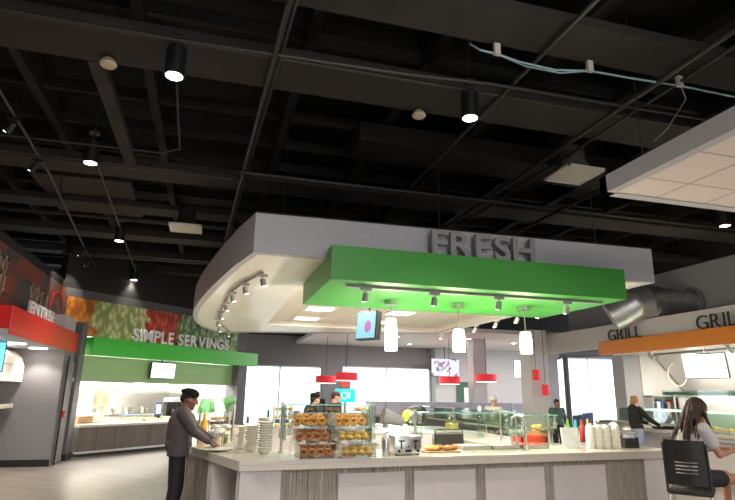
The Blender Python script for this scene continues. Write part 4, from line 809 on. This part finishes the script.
# back wing with bright pastry cabinets, juice bottle
t = thing('back_bar', 'white topped back worktop closing the far end of the food bar', 'counter', (.9, 12.5, 0)); B(0, 3.1, 0, .8, 0, .84).build('front_panel', 'panel', t); B(-.05, 3.15, -.05, .85, .84, .9, bev=.01).build('worktop', 'quartz', t)
for i, (u, v) in enumerate([(262, 432), (283, 432)]):
    p = GY(u, v, 10.2 if i == 0 else 11.0); p.y = 10.2 if i == 0 else 11.0
    t = thing('bakery_cabinet', 'lit cabinet of golden bread on the left wing, %s of two' % ['left', 'right'][i], 'display case', (max(-.05, min(.25, p.x)) if i == 0 else p.x, p.y, .9)); Wd = .36
    B(-Wd/2, Wd/2, 0, .3, 0, .03).build('base', 'steel', t); B(-Wd/2, Wd/2, 0, .3, .48, .5).build('top', 'steel', t)
    for x in (-Wd/2, Wd/2-.02): B(x, x+.02, 0, .3, .03, .48).build('side', 'steel', t)
    for j, z in enumerate((.04, .2, .34)):
        B(-Wd/2+.02, Wd/2-.02, .02, .28, z-.01, z).build('shelf', 'acrylic', t); q = MB()
        for k in range(5): q.ball((-Wd/2+.06+k*.06, .12, z+.035), (.032, .05, .035), 8)
        q.build('bread', 'roll', t, smooth=True)
p = GY(243, 432, 9.4); t = thing('juice_bottle', 'orange juice bottle standing on the left wing behind the bowls', 'bottle', (.0, 9.4, .9)); MB().lathe([(.05, 0), (.055, .02), (.055, .2), (.03, .26), (.025, .32)], seg=14).build('bottle', 'amber', t, smooth=True); MB().lathe([(.03, .32), (.03, .35), (.01, .355)], seg=12).build('cap', 'amber', t, smooth=True)
rnd = random.Random(3)
for i in range(9):
    f = [.05, .13, .22, .31, .4, .52, .62, .75, .9][i]; yy = 7.65+f*2.6; xo = .1+.02*i+rnd.uniform(-.05, .15)-.2*f
    t = thing('glass_canister', 'clear canister with white lid on the left wing, %s' % ['nearest the chef', 'second from the chef', 'third from the chef', 'fourth from the chef', 'fifth from the chef', 'sixth from the chef', 'seventh from the chef', 'eighth from the chef', 'farthest'][i], 'canister', (xo+.1, yy, .9), 0, 'canisters on the left wing')
    hh = rnd.uniform(.12, .22); MB().lathe([(.05, 0), (.055, .01), (.055, hh)], seg=14).build('jar', 'acrylic', t, smooth=True); MB().lathe([(.045, .004), (.048, hh*.7)], seg=12).build('content', ['ceramic', 'yellow', 'salad', 'paper', 'bread'][i % 5], t, smooth=True); MB().lathe([(.06, hh), (.06, hh+.03), (.01, hh+.035)], seg=14).build('lid', 'paper', t, smooth=True)
t = thing('serving_platter', 'white oval platter in front of the chef on the left wing', 'platter', (.17, 7.25, .9)); q = MB(); q.lathe([(.10, 0), (.17, .015), (.2, .03), (.19, .032), (.1, .012), (.01, .01)], seg=24); q.build('platter', 'ceramic', t, smooth=True)
# ================================================================== PEOPLE
def remesh(mb, name, m_, parent, vox, sm=4):
    o = mb.build(name, m_, parent, smooth=True); r_ = o.modifiers.new('remesh', 'REMESH'); r_.mode = 'VOXEL'; r_.voxel_size = vox; r_.use_smooth_shade = True
    s_ = o.modifiers.new('smooth', 'SMOOTH'); s_.factor = .5; s_.iterations = sm; return o
def V(*a): return Vector(a)
def hand(mb, w, d, nrm, s=1.0, curl=.5, side=1):
    d = d.normalized(); nrm = (nrm-d*nrm.dot(d)).normalized(); x = d.cross(nrm).normalized()*side
    for k in range(4):
        b_ = w+x*(.030-.020*k)*s+d*.012; k1 = w+x*(.033-.022*k)*s+d*.085*s; mb.cap(b_, k1, .014*s, .012*s, 8)
        ln = [.038, .043, .040, .031][k]*s; a1 = curl*.6; a2 = curl*1.5
        p1 = k1+(d*math.cos(a1)+nrm*math.sin(a1))*ln; p2 = p1+(d*math.cos(a2)+nrm*math.sin(a2))*ln*.8
        mb.cap(k1, p1, .0095*s, .0088*s, 8); mb.cap(p1, p2, .0088*s, .0075*s, 8)
    t0 = w+x*.025*s+d*.02; t1 = t0+(x*.7+d*.6+nrm*.35).normalized()*.045*s; t2 = t1+(x*.25+d*.85+nrm*.45).normalized()*.032*s
    mb.cap(t0, t1, .014*s, .0105*s, 8); mb.cap(t1, t2, .0105*s, .0085*s, 8)
def figure(label, loc, rz, P, C_, vox=.008, build=1.0, sleeve='long', legs='long', hair='cap', female=False, shoe='black'):
    J = dict(hipR=V(.09, 0, .86), hipL=V(-.09, 0, .86), kneeR=V(.1, .03, .46), kneeL=V(-.1, .03, .46), ankR=V(.1, -.02, .08), ankL=V(-.1, -.02, .08),
             pel=V(0, 0, .92), waist=V(0, 0, 1.05), chest=V(0, .015, 1.22), neck=V(0, .01, 1.38), head=V(0, .05, 1.51), shR=V(.18, .01, 1.335), shL=V(-.18, .01, 1.335),
             elR=V(.24, .0, 1.08), elL=V(-.24, .0, 1.08), wrR=V(.25, .08, .86), wrL=V(-.25, .08, .86), look=V(0, 1, 0))
    J.update({k: V(*v) for k, v in P.items()})
    root = thing('person', label, 'person', loc, rz); bd = build; b_ = MB()
    hd = J['head']; lk = J['look'].normalized(); up = V(0, 0, 1); xr = lk.cross(up).normalized(); upv = xr.cross(lk).normalized()
    rm = Matrix((xr, lk, upv)).transposed(); rot = rm.to_euler()
    def hp(a, b2, c2): return hd+xr*a+lk*b2+upv*c2
    b_.ball(hp(0, -.012, .025), (.074, .092, .088), 20, rot); b_.ball(hp(0, .028, -.035), (.056, .062, .075), 18, rot)
    b_.cap(hp(0, .092, .012), hp(0, .108, -.022), .010, .014, 8); b_.cap(hp(-.022, .082, -.058), hp(.022, .082, -.058), .009, .009, 8); b_.cap(hp(-.018, .080, -.070), hp(.018, .080, -.070), .009, .009, 8)
    b_.cap(hp(-.042, .078, .030), hp(.042, .078, .030), .010, .010, 8); b_.ball(hp(0, .07, -.095), (.025, .02, .018), 10)
    for sx in (-1, 1): b_.ball(hp(sx*.076, -.01, -.01), (.012, .022, .032), 10, rot); b_.ball(hp(sx*.038, .066, -.028), (.022, .02, .022), 10)
    b_.cap(J['neck'], hp(0, -.02, -.05), .056*bd, .05, 12)
    b_.cap(J['waist'], J['chest'], .115*bd, .13*bd, 16); b_.ball(J['chest'], (.16*bd, .11*bd, .16), 18); b_.ball((J['pel']+J['waist'])/2, (.15*bd, .12*bd, .13), 18); b_.cap(J['shL'], J['shR'], .055, .055, 12); b_.cap(J['chest'], J['neck'], .10*bd, .06, 14)
    for s_, sg in (('R', 1), ('L', -1)):
        b_.cap(J['sh'+s_], J['el'+s_], .050*bd, .038*bd, 12); b_.cap(J['el'+s_], J['wr'+s_], .037*bd, .025, 12)
        dd = (J['wr'+s_]-J['el'+s_]); hand(b_, J['wr'+s_], dd+V(0, 0, -.02), V(0, .15, -1), 1.0, .6, -sg)
        b_.cap(J['hip'+s_], J['knee'+s_], .082*bd, .052*bd, 14); b_.cap(J['knee'+s_], J['ank'+s_], .050*bd, .034, 14); dn = V(0, 1, -.1) if J['ank'+s_].z < .3 else V(0, .9, -.45)
        b_.cap(J['ank'+s_]+V(0, 0, -.03), J['ank'+s_]+V(0, 0, -.03)+dn*.13, .034, .024, 10)
    remesh(b_, 'body', C_['skin'], root, vox)
    for sx in (-1, 1): MB().ball(hp(sx*.031, .084, .008), (.011, .006, .007), 8).build('eye', 'black', root, smooth=True)
    # shirt
    s1 = MB(); e = .022
    s1.cap(J['waist'], J['chest'], .125*bd+e, .135*bd+e, 18); s1.ball(J['chest'], (.165*bd+e, .115*bd+e, .165), 18); s1.cap(J['shL']+V(0, 0, -.01), J['shR']+V(0, 0, -.01), .062+e*.4, .062+e*.4, 12); s1.cap(J['chest'], J['neck']+V(0, 0, -.03), .11*bd+e*.5, .066+e*.3, 14)
    s1.ball((J['pel']*.7+J['waist']*.3), (.155*bd+e, .13*bd+e, .10), 20)
    if C_.get('longtop'):
        for sx in (-.085, -.03, .03, .085): s1.cyl(J['pel']+V(sx, 0, -.10), J['chest']+V(sx*.9, -.01, 0), .118*bd, .112*bd, 20)
    for s_ in 'RL':
        if sleeve == 'long': s1.cap(J['sh'+s_], J['el'+s_], .060*bd+e*.5, .050*bd+e*.3, 12); w_ = J['el'+s_].lerp(J['wr'+s_], .93); s1.cap(J['el'+s_], w_, .050*bd+e*.3, .036+e*.2, 12)
        else: m_ = J['sh'+s_].lerp(J['el'+s_], .55); s1.cap(J['sh'+s_], m_, .060*bd+e*.6, .056*bd+e*.6, 12)
    if C_.get('hood'): s1.ball(J['neck']+V(0, -.05, .0), (.11, .08, .07), 14)
    remesh(s1, C_.get('topname', 'shirt'), C_['top'], root, max(vox, .010), 6)
    s2 = MB(); s2.ball(J['pel'], (.155*bd+.008, .125*bd+.008, .11), 18)
    for s_ in 'RL':
        k = J['knee'+s_]; h_ = J['hip'+s_]
        if legs == 'long': s2.cap(h_, k, .094*bd, .070*bd, 14); s2.cap(k, J['ank'+s_]+V(0, 0, .01), .070*bd, .056*bd, 14)
        else: s2.cap(h_, h_.lerp(k, .45), .098*bd, .092*bd, 14)
    remesh(s2, 'trousers' if legs == 'long' else 'shorts', C_['leg'], root, max(vox, .010), 5)
    for s_ in 'RL':
        a_ = J['ank'+s_]; q = MB(); lift = a_.z-.08; dn = V(0, .16, 0) if lift < .2 else V(0, .15, -.06)
        q.cap(a_+V(0, -.03, -.035), a_+V(0, 0, -.045)+dn, .04, .034, 12); q.ball(a_+V(0, -.01, -.01), (.045, .05, .04), 12); o = q.build('shoe', shoe, root, smooth=True)
    hm = MB()
    if hair == 'cap':
        hm.ball(hp(0, -.02, .045), (.083, .100, .078), 18, rot); hm.ball(hp(0, -.075, .01), (.06, .05, .07), 14, rot); remesh(hm, 'hair', C_['hair'], root, .010, 3)
        cp = MB(); cp.ball(hp(0, -.015, .085), (.095, .108, .055), 20, rot); cp.lathe([(.088, 0), (.092, .0), (.094, .04), (.088, .045)], (0, 0, 0), 20) if False else None
        cp.torus(hp(0, -.012, .058), .087, .014, 24, 8, rot); cp.ball(hp(0, -.11, .075), (.03, .035, .03), 10, rot); remesh(cp, 'cap', 'capcloth', root, .009, 2)
    elif hair == 'short': hm.ball(hp(0, -.022, .045), (.083, .098, .082), 18, rot); hm.ball(hp(0, -.06, .01), (.072, .055, .08), 14, rot); remesh(hm, 'hair', C_['hair'], root, .010, 3)
    elif hair == 'bun': hm.ball(hp(0, -.025, .035), (.085, .098, .09), 18, rot); hm.ball(hp(0, -.07, -.02), (.07, .06, .09), 14, rot); hm.ball(hp(0, -.10, .06), (.045, .045, .04), 12); remesh(hm, 'hair', C_['hair'], root, .010, 3)
    elif hair == 'long':
        hm.ball(hp(0, -.022, .038), (.092, .106, .093), 20, rot); rn = random.Random(5)
        for k in range(46):
            a = -PI*.5+rn.uniform(-1.75, 1.75); st_ = hp(.08*math.cos(a), -.02+.09*math.sin(a), .03+rn.uniform(-.03, .05)); back = math.sin(a) < -.1
            L1 = rn.uniform(.30, .46) if back else rn.uniform(.14, .26); p_ = st_; dirn = V(math.cos(a)*.35, -.5 if back else .05, -1).normalized(); rr_ = rn.uniform(.016, .024)
            for j in range(5):
                nx = p_+dirn*(L1/5)+V(rn.uniform(-.020, .020), rn.uniform(-.020, .020), 0); hm.cap(p_, nx, rr_, rr_*.88, 7); p_ = nx; rr_ *= .86; dirn = (dirn+V(0, -.03, -.25)).normalized()
        o = remesh(hm, 'hair', C_['hair'], root, .008, 1)
    elif hair == 'hat': hm.lathe([(.085, 0), (.09, .0), (.095, .07), (.06, .11), (.01, .12)], tuple(hp(0, -.01, .05)), 18); remesh(hm, 'hat', 'paper', root, .010, 2)
    return root
M['skinD'] = mat('deep_brown_skin', (0.22, 0.10, 0.06), .5, noise=.04); M['skinT'] = mat('tan_skin', (0.42, 0.20, 0.12), .5, noise=.04); M['skinL'] = mat('light_skin', (0.62, 0.36, 0.26), .5, noise=.04)
M['capcloth'] = mat('black_cap_cloth', (.01, .01, .011), .9, spec=.15); M['chefcoat'] = mat('charcoal_chef_coat', (0.066, 0.054, 0.058), .7, noise=.15, bump=.3); M['trouser'] = mat('black_trousers', (0.014, 0.013, 0.015), .75, bump=.3)
M['hairD'] = mat('dark_brown_hair', (0.042, 0.019, 0.011), .65, noise=.5, scale=40); M['hairB'] = mat('black_hair', (0.012, .009, .008), .5); M['hairY'] = mat('blond_hair', (0.45, 0.24, 0.09), .5, noise=.3, scale=40)
M['teeG'] = mat('heather_grey_tee', (0.50, 0.47, 0.47), .8, noise=.06, bump=.3); M['denim'] = mat('light_blue_denim', (0.30, 0.38, 0.50), .8, noise=.15, scale=20); M['hoodie'] = mat('black_hoodie', (0.018, .018, .017), .85)
M['whitecoat'] = mat('cream_white_coat', (.75, .72, .62), .8); M['olive'] = mat('grey_green_jacket', (.10, .15, .13), .8)
figure('person in charcoal chef coat and black cap reaching over the left food bar wing', (-.285, 7.55, 0), R(-90+2),
       dict(elR=(.22, .16, 1.12), wrR=(.14, .36, .985), elL=(-.21, .20, 1.12), wrL=(-.12, .40, 1.0), chest=(0, .02, 1.2), neck=(0, .04, 1.36), head=(0, .085, 1.485), look=(0, 1, -.30), kneeR=(.1, .0, .46), ankR=(.1, -.05, .08)),
       dict(skin='skinD', top='chefcoat', topname='chef_coat', leg='trouser', hair='hairB', longtop=True), vox=.008, build=1.10)
gd = R0*3.46+F0*6.17
figure('person with long dark hair in grey tee and black shorts on the black stool', (gd.x, gd.y, 0), R(-90-15.5+8),
       dict(pel=(0, 0, .83), hipR=(.09, .02, .80), hipL=(-.09, .02, .80), kneeR=(.12, .44, .80), kneeL=(-.1, .44, .81), ankR=(.13, .40, .40), ankL=(-.1, .42, .40), waist=(0, -.01, .97), chest=(0, .02, 1.16), neck=(0, .06, 1.335), head=(0, .13, 1.475), look=(0, 1, -.42),
            shR=(.165, .04, 1.29), shL=(-.165, .06, 1.29), elR=(.21, .15, 1.04), wrR=(.14, .38, 1.08), elL=(-.2, .2, 1.05), wrL=(-.08, .40, 1.08)),
       dict(skin='skinT', top='teeG', topname='tee', leg='trouser', hair='hairD'), vox=.008, build=.92, sleeve='short', legs='short', hair='long')
figure('person in a black hoodie and light jeans with blond hair at the grill counter', (9.45, 11.0, 0), R(-90-10),
       dict(elR=(.24, .2, 1.12), wrR=(.18, .44, 1.0), elL=(-.22, .16, 1.1), wrL=(-.15, .38, 1.02), look=(-.1, 1, -.3)),
       dict(skin='skinL', top='hoodie', topname='hoodie', leg='denim', hair='hairY', hood=True), vox=.012, hair='bun', build=1.02)
p = GY(313.5, 400, 11.2); figure('person in black with a black cap working behind the left pastry case', (p.x, 11.2, -.05), R(-60), dict(), dict(skin='skinL', top='hoodie', leg='trouser', hair='hairB'), vox=.014, hair='cap')
p = GY(334, 400, 11.7); figure('person in black with short dark hair beside the capped worker', (p.x, 11.7, .0), R(-75), dict(look=(0.3, 1, -.3)), dict(skin='skinL', top='hoodie', leg='trouser', hair='hairD'), vox=.014, hair='short')
p = GY(493, 400, 13.2); figure('person in a cream coat and white hat behind the right wing glass', (p.x, 13.2, -.08), R(-60), dict(wrR=(.2, .4, 1.0), elR=(.24, .15, 1.1)), dict(skin='skinL', top='whitecoat', topname='coat', leg='trouser', hair='hairB'), vox=.014, hair='hat', build=1.1)
p = GY(556, 400, 14.5); figure('person in a grey green jacket facing the viewer beside the white column', (p.x, 14.5, -.12), R(175), dict(), dict(skin='skinT', top='olive', topname='jacket', leg='trouser', hair='hairB'), vox=.014, hair='short')
p = GY(318, 396, 19.0); figure('distant person with dark hair standing beyond the back partition', (p.x, 19.0, 0), R(160), dict(), dict(skin='skinT', top='hoodie', leg='trouser', hair='hairB'), vox=.016, hair='short')
# counter stool -----------------------------------------------------
sd = R0*3.33+F0*6.02
t = thing('counter_stool', 'black plastic counter stool with slotted back at the lower right', 'stool', (sd.x, sd.y, -.055), R(-15.5-34))
q = MB(); q.box(-.20, .20, -.22, .23, .725, .765, bev=.018); q.build('seat', 'blackplastic', t, smooth=True)
q = MB(); nn_ = 9
def bx_(u): return (-.175+.35*u, -.225-.05*math.sin(PI*u)+.02)
for (z0, z1, w0, w1) in ((1.065, 1.25, 0, 1), (.82, .935, 0, 1), (.946, .968, .0, 1), (.980, 1.002, .0, 1), (1.014, 1.036, .0, 1), (1.046, 1.07, .0, 1)):
    for k in range(nn_):
        a_ = bx_(k/nn_); b_ = bx_((k+1)/nn_); tl = (z0-.8)*.16; th = (z1-.8)*.16
        q.slab([(a_[0], a_[1]-tl, z0), (b_[0], b_[1]-tl, z0), (b_[0], b_[1]-th, z1), (a_[0], a_[1]-th, z1)], .014)
for k in (0, 1, nn_-2, nn_-1):
    a_ = bx_(k/nn_); b_ = bx_((k+1)/nn_); q.slab([(a_[0], a_[1]-.003, .82), (b_[0], b_[1]-.003, .82), (b_[0], b_[1]-.05, 1.10), (a_[0], a_[1]-.05, 1.10)], .014)
q.build('backrest', 'blackplastic', t)
for sx in (-.19, .19):
    MB().tube([(sx, .0, .74), (sx, -.215, .75), (sx, -.225, .85), (sx*.98, -.29, 1.22)], .013, 8).build('back_frame', 'blackplastic', t, smooth=True)
    for sy in (-1, 1): MB().tube([(sx*.95, sy*.19, .73), (sx*1.1, sy*.25, .012)], .012, 8).build('leg', 'steel', t, smooth=True)
MB().tube([(-.23, -.225, .3), (.23, -.225, .3), (.23, .225, .3), (-.23, .225, .3), (-.23, -.225, .3)], .010, 8).build('footrest', 'steel', t, smooth=True)
td = R0*4.50+F0*6.0
t = thing('high_table', 'high table at the right edge in front of the person on the stool', 'table', (td.x, td.y, 0), R(-15.5)); B(-.12, .6, -.4, .5, 1.0, 1.03, bev=.008).build('tabletop', 'ceramic', t); MB().cyl((.1, .05, .03), (.1, .05, 1.0), .04).build('pole', 'steel', t); MB().cyl((.1, .05, 0), (.1, .05, .03), .28, seg=24).build('base', 'steel', t)
# ================================================================== FAR DINING AREA
p = py_ = None
cx_ = GY(536, 400, 15.5); cx2 = GY(557, 400, 15.5)
st(B(9.62, 10.25, 15.5, 16.1, 0, 3.62).build('wall_column', 'whitewall'))
a_ = GY(322, 380, 23.7); b_ = GY(343, 380, 23.7); 
a_ = GY(474, 380, 19.0); b_ = GY(487, 380, 19.0); st(B(a_.x, b_.x, 19.0, 19.5, 0, 3.62).build('wall_column', 'ltwall'))
a_ = GY(425, 380, 23.9); b_ = GY(516, 380, 23.9)
st(B(9.76, 14.25, 23.5, 23.98, 0, 3.62).build('wall_back_panel', 'ltwall'))
def shade(u, v, y, label):
    p = GY(u, v, y); t = thing('drum_pendant', label, 'pendant lamp', tuple(p), 0, 'red drum pendants'); q = MB(); q.cyl((0, 0, -.13), (0, 0, .13), .38, .38, 28); q.build('drum_shade', 'redshade', t, smooth=True); MB().cyl((0, 0, -.14), (0, 0, -.131), .36, seg=24).build('diffuser', 'shade', t); MB().cyl((0, 0, .13), (0, 0, 3.62-p.z), .01, seg=6).build('cord', 'black', t)
shade(326, 379.5, 20.5, 'red drum pendant at the left window, lower left of the pair'); shade(346.5, 376.5, 18.6, 'red drum pendant before the blue sign, higher of the pair')
shade(449.5, 380.5, 19.5, 'red drum pendant under the right menu screen'); shade(486, 378, 18.3, 'red drum pendant in front of the grey column')
def shade2(u, v, y, label):
    p = GY(u, v, y); t = thing('drum_pendant', label, 'pendant lamp', tuple(p)); MB().cyl((0, 0, -.16), (0, 0, .16), .11, seg=18).build('drum_shade', 'redshade', t, smooth=True); MB().cyl((0, 0, .16), (0, 0, 5.9-p.z), .008, seg=6).build('cord', 'black', t)
shade2(536, 375, 15.2, 'small red hanging lamp left of the white column'); shade2(545.5, 390, 15.2, 'small red hanging lamp in front of the white column')
m, N, L, b = newmat('colourful_menu_display'); vo = N.new('ShaderNodeTexVoronoi'); vo.inputs['Scale'].default_value = 7; g = N.new('ShaderNodeTexCoord'); L.new(g.outputs['Object'], vo.inputs['Vector']); r_ = N.new('ShaderNodeValToRGB'); e = r_.color_ramp.elements
e[0].color = (.75, .75, .95, 1); e[1].color = (.9, .9, 1, 1); 
for pos, c_ in ((.35, (.2, .15, .4, 1)), (.45, (.7, .7, .9, 1)), (.6, (.6, .1, .15, 1)), (.68, (.3, .5, .3, 1)), (.75, (.85, .85, 1, 1))): k = e.new(pos); k.color = c_
r_.color_ramp.interpolation = 'CONSTANT'; sx_ = N.new('ShaderNodeSeparateColor'); L.new(vo.outputs['Color'], sx_.inputs[0]); L.new(sx_.outputs[0], r_.inputs[0]); L.new(r_.outputs[0], b.inputs['Emission Color']); b.inputs['Emission Strength'].default_value = .95; b.inputs['Base Color'].default_value = (.02, .02, .02, 1); M['menumix'] = m
p = GY(445.5, 367.5, 22.8); menu_tv('menu_screen', 'colourful menu screen on the far wall above a red pendant', tuple(p), 0, 1.35, .78, 0, 'menumix', up=3.62-p.z-.39)
p = GY(525.5, 369, 21.0); menu_tv('menu_screen', 'pale blue tilted menu screen near the white column', tuple(p), R(-20), .95, .75, R(8), 'screen', up=3.62-p.z-.375)
# blue sign with circle
p = GY(343, 395.5, 23.0); M['cyansign'] = emit('cyan_backlit_sign', (0.0, 0.55, 0.72), 1.0)
t = thing('cyan_sign', 'bright cyan square sign with white round emblem before the windows', 'sign', (p.x, 22.6, 0)); B(-.42, .42, 0, .06, p.z-.26, p.z+.26, bev=.01).build('panel', 'cyansign', t)
q = MB(); q.torus((-.04, -.012, p.z), .13, .03, 24, 6, rot=(R(90), 0, 0)); q.box(.14, .20, -.02, 0, p.z-.1, p.z+.15); q.build('emblem', 'paper', t); B(-.04, .04, .0, .05, 0, p.z-.26).build('post', 'greycol', t)
p2 = GY(343, 384, 23.0); t = thing('hanging_picture', 'small dark framed picture hanging above the cyan sign', 'picture', (p.x-.02, 22.6, p2.z)); B(-.22, .22, 0, .04, -.2, .2).build('frame', 'greycol', t); B(-.17, .17, -.01, 0, -.13, .13).build('print', 'tomato', t)
MB().cyl((0, .02, .2), (0, .02, 3.62-p2.z), .008, seg=6).build('cord', 'black', t)
# far counter partition
a_ = GY(362, 411, 17.0); b_ = GY(450, 420, 17.0)
M['lav'] = mat('pale_lavender_panel', (.55, .56, .72), .4)
t = thing('cashier_counter', 'pale lavender partition counter with orange ledge in the far dining area', 'counter', (4.9, 17.4, 0)); B(0, 5.9, 0, .2, .95, 1.35).build('glass_screen', 'lav', t); B(-.05, 5.95, -.2, .3, .88, .95, bev=.01).build('ledge', 'wood', t); B(0, 5.9, 0, .25, 0, .88).build('front_panel', 'greycol', t)
for k in range(4): B(.6+k*1.5, .64+k*1.5, -.02, .0, .95, 1.35).build('mullion', 'steel', t)
def chair_far(x, y, rz, m_, label, grp):
    t = thing('cafe_chair', label, 'chair', (x, y, 0), rz, grp); B(-.21, .21, -.2, .2, .43, .47, bev=.01).build('seat', m_, t); B(-.2, .2, -.22, -.18, .55, .95, bev=.015).build('backrest', m_, t)
    for sx in (-.18, .18):
        for sy in (-.18, .18): MB().cyl((sx, sy, 0), (sx, sy, .44), .012, seg=6).build('leg', 'steel', t)
        MB().cyl((sx, -.2, .44), (sx, -.2, .9), .012, seg=6).build('back_post', 'steel', t)
    return t
def table_far(x, y, label, grp):
    t = thing('cafe_table', label, 'table', (x, y, 0), 0, grp); MB().cyl((0, 0, .72), (0, 0, .75), .4, seg=28).build('tabletop', 'ltwall', t); MB().cyl((0, 0, .02), (0, 0, .72), .035).build('pole', 'steel', t); MB().cyl((0, 0, 0), (0, 0, .02), .25, seg=20).build('base', 'steel', t); return t
names = {0: 'before the left window', 1: 'before the second window', 2: 'near the right windows'}
sp_ = [(1.9, 15.6), (3.2, 17.8), (3.0, 21.0), (8.0, 20.5), (12.8, 18.6), (14.8, 20.8), (12.0, 21.5)]
where = ['farthest left before the left window', 'second nearest the left window', 'closest to the left window', 'behind the lavender counter', 'to the right of the white column', 'closest to the right windows', 'near the far grey wall panel']
for i, (x, y) in enumerate(sp_):
    table_far(x, y, 'round grey cafe table %s' % where[i], 'round cafe tables')
    for j, (dx, dy, rz) in enumerate([(-.6, 0, -90), (.6, 0, 90), (0, -.65, 0)]):
        chair_far(x+dx, y+dy, R(rz), 'navy', 'navy cafe chair %s of the table %s' % (['left', 'right', 'in front'][j], where[i]), 'navy cafe chairs')
# display boxes on sill far right (green/orange snacks)
t = thing('exit_door', 'pale door with dark frame on the far grey wall panel', 'door', (11.3, 23.44, 0)); B(-.55, .55, 0, .05, 0, 2.15).build('frame', 'darkgreen', t); B(-.2, .25, -.02, 0, .3, 1.9).build('pane', 'frame', t); 
for k in range(5):
    u = [380, 398, 412, 457, 500][k]; p = GX(0, 0, 1) if False else None
for i, (x, y) in enumerate([(6.5, 19.2), (9.2, 18.9), (11.6, 19.8), (14.0, 19.0), (8.0, 22.0)]):
    t = thing('recessed_light', 'round recessed light in the far white ceiling, %s' % ['leftmost of the near row', 'middle of the near row', 'near the column', 'rightmost', 'farthest back'][i], 'ceiling light', (x, y, 3.61), 0, 'recessed lights'); MB().cyl((0, 0, -.01), (0, 0, 0.008), .09, seg=18).build('lens', 'lamp', t); MB().torus((0, 0, -.002), .1, .012, 20, 6).build('trim_ring', 'paper', t)
for x, y in ((6.5, 20.3), (10.5, 20.3), (15, 20.3)): area('far_area_fill', (x, y, 3.6), (2.5, 1.5), 190)  # bare area lights added to brighten the far dining area
# extra room light from the hanging tile cloud's troffers plus two added fill lights without fixtures
area('cloud_troffer', (6.3, 1.5, 3.6), (1.2, 1.2), 60, (1, .9, .82)); area('room_fill', (2.0, -3.0, 4.4), (2.4, 2.4), 220, (1, .94, .88), (R(25), 0, 0)); area('room_fill', (-2.0, 3.5, 4.6), (.6, .6), 60, (1, .94, .88))
area('grill_line_fill', (11.4, 7.5, 2.66), (.5, 7.5), 260, (1, .93, .84)); area('grill_hood_fill', (10.7, 10.5, 2.68), (.3, .3), 25, (1, .93, .84), (0, R(-30), 0)); area('entree_lamp', (-4.1, 11.9, 2.35), (.4, 2.5), 15)  # both grill lights are added fill to brighten the station, without fixtures
